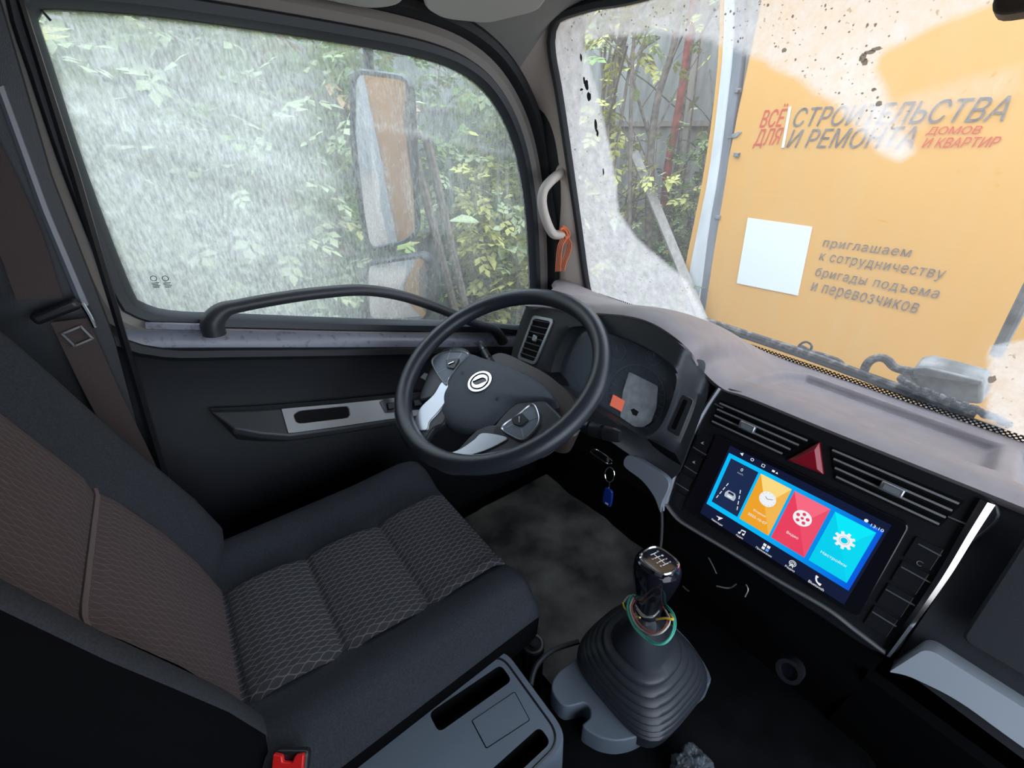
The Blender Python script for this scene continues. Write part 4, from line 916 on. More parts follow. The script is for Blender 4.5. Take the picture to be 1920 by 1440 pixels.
# spoke bodies from hub to rim
def spoke(pts, name='spoke', mat='fascia', h0=-.028, h1=-.008, bev=.006):
    return build(MB().fpoly(W, [(p.x, p.y) for p in smooth_path([WL(*p) for p in pts], 50, True)], hH-.016, hH+.001), name, M[mat], sw_, bevel=bev, seg=3)
spoke([(880, 660), (845, 650), (818, 668), (795, 715), (785, 750), (815, 745), (835, 740), (870, 720)])
spoke([(960, 760), (1005, 742), (1048, 775), (1060, 800), (1035, 840), (1000, 855), (975, 835), (920, 815)])
spoke([(840, 740), (826, 715), (780, 790), (772, 830), (790, 835), (812, 805), (835, 790)])
spoke([(905, 800), (960, 806), (985, 838), (930, 868), (850, 885), (810, 868), (850, 850)])
for pts, nm in ((((841, 722), (838, 748), (822, 772), (806, 790), (800, 806), (779, 806), (775, 795), (787, 765), (812, 740), (828, 716)), 's'), (((905, 812), (945, 818), (946, 826), (905, 846), (852, 860), (828, 862), (822, 856), (860, 843), (888, 825)), 's')):
    q = [WL(*p, hH+.004) for p in pts]; build(MB().fpoly(W, [(p.x, p.y) for p in smooth_path(q, 60, True)], hH-.004, hH+.004), 'silver_trim', M['satin'], sw_, bevel=.002)
# button pods with chromed outlines
def pod(pts, label):
    q = [WL(*p, hH+.005) for p in pts]; qs = [(p.x, p.y) for p in smooth_path(q, 60, True)]; c_ = (sum(a for a, b in qs)/60, sum(b for a, b in qs)/60)
    sc_ = lambda k: [(c_[0]+(a-c_[0])*k, c_[1]+(b-c_[1])*k) for a, b in qs]
    r = build(MB().loft([[W.P(a, b, hH-.004) for a, b in qs], [W.P(a, b, hH+.006) for a, b in qs], [W.P(a, b, hH+.007) for a, b in sc_(.96)], [W.P(a, b, hH+.005) for a, b in sc_(.90)]]), 'button_pod', M['satin'], sw_, label=label)
    build(MB().loft([[W.P(a, b, hH+.0048) for a, b in sc_(.91)], [W.P(a, b, hH+.0055) for a, b in sc_(.5)]], True, False, True), 'pod_face', M['tray'], r)
    return r
pl_ = pod([(879, 663), (850, 658), (824, 663), (809, 676), (816, 697), (835, 722), (843, 708), (860, 685)], 'left button cluster on the wheel')
pr_ = pod([(998, 757), (1010, 775), (1009, 795), (992, 818), (978, 826), (958, 818), (940, 806), (945, 795), (970, 778)], 'right button cluster on the wheel')
for par, pts in ((pl_, ((836, 675), (862, 672), (852, 692), (838, 690))), (pr_, ((960, 785), (980, 775), (992, 788), (976, 800), (962, 795)))):
    q = rounded([WL(*p, hH+.007) for p in pts], .004); build(MB().fpoly(W, q, hH+.005, hH+.0085), 'rocker_button', M['dark'], par, bevel=.001)
    ca, cb = sum(a for a, b in q)/len(q), sum(b for a, b in q)/len(q); f = W.sub(ca, cb, hH+.0085, .9 if par is pl_ else -.9); build(MB().fbox(f, -.007, -.0012, .007, .0012, 0, .0025), 'rocker_ridge', M['chrome'], par, bevel=.0004)
for par, segs in ((pl_, (((845, 655), (838, 675)), ((818, 700), (838, 690)), ((866, 660), (858, 674)))), (pr_, (((980, 775), (985, 765)), ((992, 788), (1008, 782)), ((976, 800), (982, 822)), ((962, 795), (948, 803))))):
    for p, q in segs:
        a, b = Vector(WL(*p, hH+.006)), Vector(WL(*q, hH+.006)); d = b-a; f = W.sub(a.x, a.y, hH+.0054, math.atan2(d.y, d.x)); build(MB().fbox(f, .001, -.0004, d.length-.001, .0004, 0, .0006), 'button_gap', M['silver'], par, smooth=False)
# emblem: ring and two swirls, set in a shallow dish
ea, eb = WL(900, 716, hH+.008); he = hH+.008
EF = W.sub(ea, eb, he, -.12)
emb = build(MB().ring(EF, 0, 0, .0215, .0262, 0, .0025, 48), 'emblem', M['chrome'], pad, angle=30)
build(MB().disc(EF, 0, 0, .0215, -.001, .0004, 40), 'emblem', M['gloss'], pad)
def crescent(rot):
    # one swallow-shaped swirl: fat head near the middle, tail running out along the ring
    o_, i_ = [], []
    for k in range(21):
        t = k/20; th = rot+PI*1.02*t; r1 = .0178-.0010*t; wv = .0088*math.sin(PI*min(1, (1-t)**.62))**.9+.0006
        o_.append((math.cos(th)*r1, math.sin(th)*r1)); i_.append((math.cos(th+.10)*(r1-wv), math.sin(th+.10)*(r1-wv)))
    return o_+i_[::-1]
for rt in (.35, .35+PI): build(MB().fpoly(EF, crescent(rt), .0004, .0026), 'emblem', M['chrome'], pad, smooth=False)
for (px, py) in ((867, 698), (932, 747)):
    a, b = WL(px, py, hH+.008); f = W.sub(a, b, hH+.0075, .2); mb = MB()
    for p, q, r, s_ in ((-.003, -.003, -.002, .003), (-.002, .002, .002, .003), (.001, -.003, .002, .001), (-.003, -.003, .003, -.0022)): mb.fbox(f, p, q, r, s_, 0, .0004)
    build(mb, 'horn_symbol', M['black'], pad, smooth=False)
# column and stalks belong to the dash side
colb = W.P(0, -.03, -.05); colm = Vector((-.42, .62, .72))
col = thing('steering_column', 'dark steering column shroud behind the wheel with two stalks', 'steering column', (-.42, .60, .60))
mb = MB(); loops = []
for t in (0, .25, .6, 1.0):
    c_ = colb.lerp(colm, t); k = 1+.25*t; loops.append([c_+W.u*math.cos(2*PI*i/28)*.055*k+W.v*math.sin(2*PI*i/28)*.060*k for i in range(28)])
build(mb.loft(loops, True, True, True), 'shroud', M['dark'], col)
def stalk(pts, radii, label, bands):
    P_ = [W.P(*W.L(px, py, h), h) for px, py, h in pts]; path = smooth_path(P_, 30); r = [radii[0]+(radii[1]-radii[0])*sstep(8, 16, i)-.002*sstep(26, 29, i) for i in range(30)]
    o = build(MB().tube(path, r, 14, flat=.8), 'stalk', M['dark'], col, label=label)
    for k in bands: build(MB().tube([path[k], path[k+1]], r[k]+.0006, 14, flat=.8), 'stalk_ring', M['gloss'], o)
    return path
stalk([(975, 740, -.06), (935, 700, -.055), (915, 672, -.05), (900, 645, -.048)], (.006, .011), 'light switch stalk behind the wheel, left', (18, 23))
stalk([(1040, 780, -.06), (1085, 796, -.055), (1120, 808, -.05), (1163, 818, -.048)], (.008, .013), 'wiper switch stalk behind the wheel, right', (15, 21))
bw = W.P(*W.L(805, 712, -.06), -.06); build(MB().box(bw, (.05, .02, .012), axes=(W.u, W.v, W.n)), 'lever_tip', M['dark'], col, bevel=.003)
build(MB().tube([W.P(*W.L(797, 722, -.053), -.053), W.P(*W.L(812, 707, -.053), -.053)], .0014, 6), 'lever_mark', M['white'], col)
# key, ring, fob
key = thing('ignition_key', 'ignition key with split ring hanging from the steering column', 'key', onY(.56, 1142, 905))
build(MB().tube([onY(.58, 1108, 842), onY(.565, 1140, 862)], .0065, 10, flat=.5), 'key_head', M['dark'], key)
build(MB().tube(smooth_path([onY(.562, *p) for p in ((1106, 846), (1118, 843), (1146, 862), (1141, 870), (1118, 856), (1106, 846))], 24), .0012, 6), 'key_edge', M['chrome'], key)
rc0 = onY(.56, 1143, 890); 
build(MB().tube([rc0+Vector((math.cos(2*PI*k/28)*.011, .003*math.sin(2*PI*k/28), math.sin(2*PI*k/28)*.016)) for k in range(28)], .0011, 6, closed=True), 'split_ring', M['chrome'], key)
build(MB().tube([onY(.56, 1143, 903), onY(.56, 1141, 916)], .0012, 6), 'link', M['chrome'], key)
fob = thing('key_fob', 'small blue plastic tag hanging below the ignition key', 'key fob', onY(.56, 1139, 950))
FB = Frame(onY(.56, 1140, 930), Vector((1, .12, -.05)), (-.06, 0, 1))
ft = rounded([(-.011, -.024), (.009, -.024), (.011, .0), (.010, .020), (-.008, .020), (-.011, .0)], .006)
build(MB().fpoly(FB, ft, -.003, .003), 'tag', M['blue'], fob, bevel=.0018, seg=3)
build(MB().fpoly(FB, rounded(rect(-.004, -.020, .004, -.016), .0015), .0031, .0034), 'tag_mark', M['white'], fob, smooth=False)

# ================================================================ DRIVER'S SEAT
seat = thing('driver_seat', 'black driver seat with braided-line cloth centre panels', 'seat', (-.40, .05, .05))
XL, XR = -.662, -.162
def top_z(x, y):
    s = (x-(XL+XR)/2)/((XR-XL)/2)
    bol = .022*sstep(.52, .78, abs(s))-.030*sstep(.86, 1.0, abs(s))
    return .500+bol+.010*sstep(.15, .32, y)
def cush_loop(y, drop, shrink):
    P_ = []; N = 44
    for i in range(N+1):
        s = -1+2*i/N; x = (XL+XR)/2+(XR-XL)/2*s*(1-shrink); P_.append(Vector((x, y, top_z((XL+XR)/2+(XR-XL)/2*s, y)-drop)))
    z0 = .335+shrink*.5
    P_ += [Vector((P_[-1].x+.006, y, .455-drop*.5)), Vector((P_[-1].x+.002, y, .38)), Vector((P_[-1].x-.02, y, z0)), Vector((P_[0].x+.02, y, z0)), Vector((P_[0].x-.002, y, .38)), Vector((P_[0].x-.006, y, .455-drop*.5))]
    return P_
ysc = [(-.20, 0, 0), (-.14, 0, 0), (-.06, 0, 0), (.02, 0, 0), (.10, 0, 0), (.18, 0, 0), (.25, 0, 0), (.29, .001, 0), (.315, .006, .004), (.332, .016, .012), (.344, .034, .028), (.348, .060, .05), (.340, .10, .06)]
cushion = build(MB().loft([cush_loop(*q) for q in ysc], True, True, True), 'cushion', M['fabric'], seat, angle=70)
def add_uv(o, fn):
    uv = o.data.uv_layers.new(name='UVMap'); org = WP[o]
    for lp_ in o.data.loops: uv.data[lp_.index].uv = fn(o.data.vertices[lp_.vertex_index].co+org)
seams = (-.108, .030, .175)
def il(y): return -.518+(y+.124)*.053
def ir(y): return -.288+(y+.115)*.100
def ins_f(u, v):
    y = -.19+.515*v; x = il(y)+(ir(y)-il(y))*u
    puff = .008; d = min(abs(y-s_) for s_ in seams); z = top_z(x, y)+.0085+puff*sstep(0, .05, d)-.006*math.exp(-(d/.006)**2)
    e = min(u, 1-u); z -= .011*(1-sstep(0, .05, e)); z -= .012*sstep(.300, .325, y)
    return Vector((x, y, z))
ins_ = build(MB().grid(ins_f, 40, 130), 'cushion_insert', M['pattern'], seat, angle=80, label='grey braided-line cloth centre of the cushion')
add_uv(ins_, lambda p: (p.x, p.y))
# back rest
def yb(z): 
    pts = ((.40, -.118), (.50, -.122), (.58, -.135), (.66, -.155), (.78, -.196), (.92, -.236), (1.06, -.275), (1.22, -.32))
    for i in range(len(pts)-1):
        if z <= pts[i+1][0]: t = (z-pts[i][0])/(pts[i+1][0]-pts[i][0]); return pts[i][1]+(pts[i+1][1]-pts[i][1])*t
    return pts[-1][1]
def bfront(s, z):
    bol = .050*sstep(.45, .80, abs(s))-.040*sstep(.84, 1.0, abs(s)); return yb(z)+bol*(sstep(.44, .56, z)*.7+.3)
def back_loop(z, k):
    N = 44; P_ = []; hw = (XR-XL)/2*(1.0-k); cx_ = (XL+XR)/2
    for i in range(N+1):
        s = -1+2*i/N; P_.append(Vector((cx_+hw*s, bfront(s, z)-k*.3, z)))
    P_ += [Vector((P_[-1].x+.004, yb(z)-.03, z)), Vector((P_[-1].x-.01, yb(z)-.10, z)), Vector((P_[0].x+.01, yb(z)-.10, z)), Vector((P_[0].x-.004, yb(z)-.03, z))]
    return P_
zz = [(.43, .10), (.46, .04), (.50, .01), (.56, 0), (.64, 0), (.72, 0), (.80, .0), (.88, .0), (.96, 0), (1.04, .01), (1.12, .03), (1.18, .07), (1.22, .14)]
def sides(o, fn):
    o.data.materials.append(M['shadefab']); org = WP[o]  # faces picked here get the cloth with shade in its colour
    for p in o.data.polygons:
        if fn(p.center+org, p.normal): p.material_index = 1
bk_ = build(MB().loft([back_loop(*q) for q in zz], True, True, True), 'backrest', M['fabric'], seat, angle=75)
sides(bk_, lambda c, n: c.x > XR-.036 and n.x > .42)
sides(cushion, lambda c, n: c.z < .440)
bseam = .775
def bins_f(u, v):
    z = .50+.62*v; c_ = (XL+XR)/2; hw = (XR-XL)/2; s = -.50+1.06*u; 
    d = abs(z-bseam); y = bfront(s, z)+.006+.006*sstep(0, .03, d)-.006*(1-sstep(0, .05, min(u, 1-u)))
    return Vector((c_+hw*s, y, z))
bins_ = build(MB().grid(bins_f, 40, 110), 'backrest_insert', M['pattern_bounce'], seat, angle=80, label='braided-line cloth centre of the backrest')
add_uv(bins_, lambda p: (p.x, p.z))
c_ = (XL+XR)/2
build(MB().tube([bins_f(u/14, (bseam-.5)/.62)+Vector((0, .002, 0)) for u in range(15)], .0035, 6), 'seam_piping', pm('pinkish seam cloth', (.16, .12, .12), .9), seat)
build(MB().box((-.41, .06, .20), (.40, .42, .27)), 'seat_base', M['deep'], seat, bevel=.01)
hd = [Vector((-.41, -.355, 1.20)), Vector((-.41, -.37, 1.28))]
mb = MB(); lp_ = []
for t in range(9):
    z = 1.25+.18*t/8; k = math.sin(PI*(t+.6)/9.2)**.4; lp_.append([Vector((-.41+math.cos(2*PI*i/24)*.12*k, -.39+math.sin(2*PI*i/24)*.05*k, z)) for i in range(24)])
build(mb.loft(lp_, True, True, True), 'headrest', M['fabric'], seat)
for sx in (-.05, .05): build(MB().tube([Vector((-.41+sx, -.36, 1.18)), Vector((-.41+sx, -.39, 1.27))], .006, 8), 'headrest_post', M['steel'], seat)
bp = onZ(.34, 1000, 1208); zf = Frame(bp, (1, 0, 0), (0, 1, 0))
build(MB().disc(zf, 0, 0, .022, -.25, .0, 24), 'hinge_post', M['dark'], seat); build(MB().ring(zf, 0, 0, .016, .020, 0, .003, 28), 'hinge_ring', M['steel'], seat); build(MB().disc(zf, 0, 0, .008, 0, .006, 16), 'hinge_bolt', M['dark'], seat)
# belt buckle between seat and console
bc = onZ(.535, 543, 1430); bf = Frame(bc, (.61, .79, 0), (-.5, .386, .775))
bu = thing('belt_buckle', 'red and black seat belt buckle at the bottom edge beside the driver seat', 'buckle', bf.P(0, -.05))
build(MB().fpoly(bf, rounded(rect(-.022, -.09, .022, .012), .006), -.012, .0), 'buckle_body', M['dark'], bu, bevel=.003)
build(MB().fpoly(bf, rounded([(-.019, -.04), (.019, -.04), (.019, .012), (.008, .010), (.006, .003), (-.006, .003), (-.008, .010), (-.019, .012)], .002), 0, .006), 'release_button', M['red'], bu, bevel=.0015)
build(MB().tube([bf.P(0, -.09, -.006), bf.P(0, -.16, -.01), bf.P(.0, -.30, -.02)], .008, 8), 'stalk', M['black'], bu)

# ================================================================ FLOOR ITEMS, CONSOLE, GEAR LEVER
def matf(u, v):
    x = -.78+.70*u; y = .42+.52*v; return Vector((x, y, .066+.010*vn(x*7, y*7, 0)+.006*vn(x*22, y*22, 2)))
mt = MB().grid(matf, 50, 40); build(mt, 'floor_mat', M['mat'], None, label='dusty grey fibre mat on the floor ahead of the driver seat', cat='floor mat')
ec = MB(); rows = []
for y, z, w0 in ((-.30, .30, .16), (.10, .31, .16), (.28, .34, .17), (.48, .34, .19), (.62, .30, .22), (.80, .25, .25)):
    rows.append([Vector((-w0*.8+.03, y, .045)), Vector((-w0*.78+.03, y, z*.6)), Vector((-w0*.7+.03, y, z-.02)), Vector((-w0*.6+.04, y, z)), Vector((.30, y, z)), Vector((.32, y, z-.02)), Vector((.34, y, .045))])
tun = thing('floor_tunnel', 'black raised floor tunnel under the gear lever', 'floor tunnel', (.05, .3, .045)); build(ec.loft(rows, True, True, True), 'tunnel_cover', M['floor'], tun, angle=45)
# boot base plate with finger notch
BZ = .385; ZF = Frame((0, 0, BZ), (1, 0, 0), (0, 1, 0))
ZL = lambda px, py, z=BZ: (onZ(z, px, py).x, onZ(z, px, py).y)
gear = thing('gear_lever', 'black gear lever with chrome-ringed knob and pleated rubber boot', 'gear lever', (.0, .43, .34))
pb = [ZL(*p) for p in ((1078, 1236), (1045, 1262), (1034, 1288), (1045, 1312), (1060, 1324), (1078, 1322), (1096, 1318), (1106, 1328), (1106, 1345), (1092, 1360), (1110, 1375), (1135, 1386), (1170, 1388), (1215, 1370), (1310, 1300), (1330, 1260), (1260, 1170), (1180, 1160))]
build(MB().fpoly(ZF, [(p.x, p.y) for p in smooth_path(pb, 90, True)], -.05, .0), 'boot_base', M['tray'], gear, bevel=.006, seg=3)
# pleated boot: squircle rings between the base and the collar
def sq(cx_, cy_, z, r, e, rot=0.0, n=56):
    out = []
    for k in range(n):
        th = 2*PI*k/n; c0, s0 = math.cos(th), math.sin(th); q = (abs(c0)**e+abs(s0)**e)**(-1/e); x, y = c0*q*r, s0*q*r
        out.append(Vector((cx_+x*math.cos(rot)-y*math.sin(rot), cy_+x*math.sin(rot)+y*math.cos(rot), z)))
    return out
kt, kb = Vector((.004, .405, .565)), Vector((-.005, .432, BZ-.005))
rings = []; nb = 8
kb = Vector((-.003, .446, BZ-.005))
rings.append(sq(kb.x, kb.y, kb.z-.02, .090, 4.0)); rings.append(sq(kb.x, kb.y, kb.z+.010, .092, 4.0))
for k in range(nb):
    t0 = k/nb; zc = BZ+.008+.112*t0; r0 = .095-.047*t0**1.9
    c_ = kb.lerp(kt, t0*.75); e_ = 3.8-1.5*t0
    rings += [sq(c_.x, c_.y, zc, r0, e_), sq(c_.x, c_.y, zc+.005, r0+.001, e_), sq(c_.x, c_.y, zc+.0105, r0-.003, e_), sq(c_.x, c_.y, zc+.0125, r0-.013, e_)]
rings += [sq(.001, .415, BZ+.124, .043, 2.3), sq(.002, .411, BZ+.142, .036, 2.1), sq(.003, .408, BZ+.165, .027, 2), sq(.004, .406, BZ+.182, .019, 2)]
build(MB().loft(rings, True, True, True), 'boot', M['boot'], gear, angle=50)
build(MB().tube([Vector((.003, .408, .53)), Vector((.002, .413, .60))], .009, 12), 'shaft', M['steel'], gear)
kp = [(z, r*1.10) for z, r in ((.585, .0130), (.590, .0155), (.605, .0175), (.625, .0195), (.645, .0230), (.665, .0265), (.682, .0285), (.694, .0280), (.701, .0255), (.7045, .0215))]
ku = Vector((-.02, .02, 1)).normalized(); kaxis = Frame(Vector((.003, .412, .585)), (1, 0, .02), (0, 1, -.22))
lo_ = []
for z, r in kp:
    t = (z-.585)/.12; c_ = Vector((.003, .412, .585))+Vector((.001, -.004, .001))*t; c_.z = z
    lo_.append([c_+Vector((math.cos(2*PI*k/32)*r*1.02, math.sin(2*PI*k/32)*r*(1.12), -.22*math.sin(2*PI*k/32)*r*sstep(.3, 1, t))) for k in range(32)])
kn_ = build(MB().loft(lo_, True, True, True), 'knob', M['gloss'], gear)
KF = Frame(Vector((.004, .408, .7055)), (1, 0, .0), (0, 1, -.22))
rk = [(p.x, p.y) for p in sq(0, 0, 0, .0225, 3.0)]; rk = [(a*1.05, b*1.2) for a, b in rk]
sr = lambda k: [(a*k, b*k) for a, b in rk]
build(MB().loft([[KF.P(a, b, -.003) for a, b in rk], [KF.P(a, b, .001) for a, b in rk], [KF.P(a, b, .0022) for a, b in sr(.93)], [KF.P(a, b, .001) for a, b in sr(.86)]]), 'knob_ring', M['chrome'], kn_, label='chrome ring round the top of the gear knob')
build(MB().loft([[KF.P(a, b, .001) for a, b in sr(.88)], [KF.P(a, b, .0020) for a, b in sr(.5)]], True, False, True), 'knob_cap', M['gloss'], kn_)
gp_ = MB(); T_ = KF.sub(0.0, 0.0, .0023, -.1)
gp_.fbox(T_, -.011, -.0006, .010, .0006, 0, .0003)
for x in (-.011, -.004, .003, .010): gp_.fbox(T_, x-.0006, -.006 if x < .009 else -.006, x+.0006, .006, 0, .0003)
build(gp_, 'shift_pattern', M['white'], kn_, smooth=False)
for s0, x, y in (('R', -.0125, .0075), ('1', -.0045, .0075), ('3', .0020, .0075), ('5', .0085, .0075), ('2', -.0055, -.0115), ('4', .0020, -.0115), ('6', .0085, -.0115)):
    build(text_mb(s0, T_, x, y, .0026, .004, 0, .0004, offset=.03), 'gear_digit', M['white'], kn_, smooth=False, fix=False)
# bundle of thin coloured wires looped round the lever
wb = thing('wire_bundle', 'loops of thin green, red, yellow and white wire round the gear lever', 'wires', (.004, .40, .545))
def wire(pts, mat, r=.0013):
    P_ = [onY(y, px, py) for px, py, y in pts]; build(MB().tube(smooth_path(P_, 50), r, 6), 'wire', M[mat], wb)
wire([(1188, 1115, .40), (1178, 1128, .385), (1178, 1150, .37), (1192, 1180, .355), (1222, 1205, .35), (1248, 1205, .36), (1265, 1180, .38), (1262, 1150, .40), (1240, 1126, .42)], 'wire_g', .0016)
wire([(1186, 1118, .40), (1176, 1135, .38), (1180, 1160, .365), (1200, 1185, .355), (1230, 1206, .35), (1252, 1200, .36), (1263, 1175, .38), (1258, 1148, .40), (1238, 1130, .42)], 'wire_g', .0013)
wire([(1190, 1125, .39), (1184, 1140, .375), (1195, 1165, .36), (1215, 1183, .352), (1236, 1186, .355), (1250, 1170, .37), (1250, 1150, .39), (1238, 1132, .41)], 'wire_r')
wire([(1188, 1120, .395), (1181, 1140, .38), (1192, 1170, .362), (1216, 1188, .352), (1240, 1186, .355), (1256, 1166, .375), (1248, 1145, .39)], 'wire_w')
wire([(1168, 1130, .39), (1172, 1142, .38), (1188, 1152, .375), (1200, 1158, .372)], 'wire_y'); wire([(1170, 1128, .40), (1178, 1118, .40), (1190, 1116, .40)], 'wire_w')
wire([(1230, 1161, .365), (1248, 1159, .365), (1262, 1161, .37), (1256, 1152, .385)], 'wire_y', .0016)
wire([(1192, 1135, .385), (1205, 1152, .375), (1222, 1157, .375), (1236, 1145, .385)], 'wire_w', .0012); wire([(1194, 1142, .383), (1206, 1156, .373), (1226, 1155, .373)], 'wire_w', .0012)
# curved trim bead beside the boot
build(MB().tube(smooth_path([onZ(.36, *p) for p in ((995, 1285), (1000, 1262), (1012, 1240), (1040, 1218), (1085, 1203))], 24), .005, 8), 'tunnel_bead', M['fascia'], tun)

# ---- storage tray with two slots and a blank lid
TZ = .42; TF = Frame((0, 0, TZ), (1, 0, 0), (0, 1, 0))
TL = lambda px, py: (onZ(TZ, px, py).x, onZ(TZ, px, py).y)
tray = thing('storage_tray', 'slate grey centre tray with two pockets between the front seats', 'tray', (-.09, .12, .31))
ob = rounded([(-.182, -.14), (.000, -.14), (.004, .262), (-.172, .262)], [.01, .01, .035, .035], 8)
pk1 = rounded([(-.157, .108), (-.124, .108), (-.114, .242), (-.146, .242)], .010, 5)
pk2 = rounded([(-.040, .090), (-.014, .090), (-.010, .236), (-.036, .236)], .010, 5)
# top sheet with real openings: bridge via triangulated fill
bmt = bmesh.new(); edges = []
for lp_ in (ob, pk1, pk2):
    vs = [bmt.verts.new((a, b, TZ)) for a, b in lp_]
    for i in range(len(vs)): edges.append(bmt.edges.new((vs[i], vs[(i+1) % len(vs)])))
bmesh.ops.triangle_fill(bmt, use_beauty=True, use_dissolve=False, edges=edges)
bmt.verts.index_update(); mb = MB(); mb.add([v.co.copy() for v in bmt.verts], [tuple(v.index for v in f.verts) for f in bmt.faces]); bmt.free()
build(mb, 'tray_top', M['tray'], tray, smooth=False, fix=False)
gro = lambda P_, k, c0: [(c0[0]+(a-c0[0])*k, c0[1]+(b-c0[1])*k) for a, b in P_]
oc = (-.09, .06)
mb = MB().loft([[TF.P(a, b, 0) for a, b in ob], [TF.P(oc[0]+(a-oc[0])*1.02, oc[1]+(b-oc[1])*1.01, -.004) for a, b in ob], [TF.P(oc[0]+(a-oc[0])*1.06, oc[1]+(b-oc[1])*1.02, -.10) for a, b in ob]])
build(mb, 'tray_side', M['tray'], tray, angle=50)
for pk in (pk1, pk2):
    build(MB().loft([[TF.P(a, b, 0) for a, b in pk], [TF.P(a, b, -.06) for a, b in pk]], True, False, True), 'pocket', M['deep'], tray, angle=50)
# raised rim line round the top, and the rectangular lid joint
inr = rounded([(-.172, -.13), (-.006, -.13), (-.002, .252), (-.164, .252)], [.008, .008, .030, .030], 8)
build(MB().tube([TF.P(a, b, .0) for a, b in inr], .0018, 6, closed=True), 'rim_bead', M['dark'], tray)
lq = rounded([TL(*p) for p in ((885, 1352), (965, 1298), (993, 1350), (912, 1403))], .002); build(MB().tube([TF.P(a, b, .0) for a, b in lq], .0009, 5, closed=True), 'lid_joint', M['deep'], tray)
lc = (sum(a for a, b in lq)/len(lq), sum(b for a, b in lq)/len(lq)); build(MB().fpoly(TF, gro(lq, .985, lc), 0, .0012), 'blank_lid', M['tray'], tray, smooth=False)
sp_ = onX(-.196, 775, 1425); sf = Frame(sp_, (0, -1, 0), (0, 0, 1)); 
build(MB().disc(sf, 0, 0, .012, -.004, .006, 24), 'side_knob', M['gloss'], tray); build(MB().ring(sf, 0, 0, .010, .013, .006, .008, 24), 'knob_ring', M['steel'], tray)
# passenger bench corner at the bottom of the frame
ps = thing('passenger_seat', 'dark grey passenger seat cushion edge at the bottom centre', 'seat', (.38, 0, .31))
mb = MB(); lo_ = []
for y, k in ((-.45, 0), (.0, 0), (.14, 0), (.19, .006), (.215, .018), (.225, .035)):
    lo_.append([Vector((x, y, z)) for x, z in rounded([(.050+k*.5, .32), (.74, .32), (.74, .475-k), (.050+k*.5, .475-k)], [.01, .03, .04, .04], 6)])
build(mb.loft(lo_, True, True, True), 'cushion', M['fabric'], ps, angle=60)
build(MB().box((.40, -.50, .80), (.68, .12, .95)), 'backrest', M['fabric'], ps, bevel=.04, seg=4)
# crinkled wrap
wc = onZ(.37, 1298, 1452); mb = MB()
for j in range(9):
    pass
def crk(u, v):
    th = 2*PI*u; ph = PI*v; d = Vector((math.cos(th)*math.sin(ph), math.sin(th)*math.sin(ph), math.cos(ph))); r = 1+.35*vn(d.x*2+3, d.y*2, d.z*2)+.16*abs(vn(d.x*7, d.y*7, d.z*7))
    return wc+Vector((d.x*.030*r, d.y*.034*r, d.z*.018*r))
build(mb.grid(crk, 64, 36), 'plastic_wrap', M['plastwrap'], None, label='crumpled clear plastic wrap at the bottom edge right of the gear boot', cat='wrap', smooth=False)

# ================================================================ OUTSIDE
GZ = -.90
gr = MB().grid(lambda u, v: Vector((-16+26*u, -14+34*v, GZ+.06*vn(u*14, v*14, 0))), 60, 70)
ground = build(gr, 'ground', M['ground'], None, kind='structure')
# own cargo box behind the cab (seen in the mirror)
cb = thing('cargo_box', 'orange cargo box behind the cab with white edge posts', 'cargo box', (0, -3, -.4))
build(MB().box((0, -3.05, .75), (2.26, 4.4, 2.3)), 'box_body', M['orange2'], cb, smooth=False)
for sx in (-1, 1):
    for y in (-.84, -5.25): build(MB().box((sx*1.155, y, .75), (.055, .07, 2.34)), 'corner_post', M['twhite'], cb, smooth=False)
    build(MB().box((sx*1.13, -3.05, -.43), (.05, 4.4, .08)), 'lower_rail', M['twhite'], cb, smooth=False)
build(MB().box((0, -2.4, -.55), (.8, 6.5, .2)), 'chassis', M['tgrey'], cb, smooth=False)
for sx in (-.85, .85):
    for y in (.75, -3.9):
        loops = [[Vector((sx+dx, y+math.cos(2*PI*k/32)*r, GZ+.38+math.sin(2*PI*k/32)*r)) for k in range(32)] for dx, r in ((-.12, .20), (-.12, .37), (-.09, .385), (.09, .385), (.12, .37), (.12, .20))]
        build(MB().loft(loops, True, True, True), 'wheel', M['tyre'], cb)
# --- orange truck ahead
T0 = tilted((0, 3.0, 1.2), -7.8, 0)
tk = thing('delivery_truck', 'orange box truck with lettering parked right in front of the windshield', 'truck', T0.P(0, -2.1, -.1))
aL, _ = T0.L(1338, 430); aR = 1.3
TLc = lambda px, py: T0.L(px, py, .002)
zlo, zhi = -1.35, 1.55
def trk(u, v): 
    a = aL+(aR-aL)*u; b = zlo+(zhi-zlo)*v; return T0.P(a, b, .004*vn(a*2, b*2, 1))
build(MB().grid(trk, 60, 50), 'rear_panel', M['orange'], tk)
build(MB().fbox(T0, aL-.02, zlo, aR, zhi, -4.6, -.02), 'box_body', M['orange'], tk, smooth=False)
gw = [TLc(*p)[0] for p in ((1376, 90), (1358, 90), (1345, 90))]
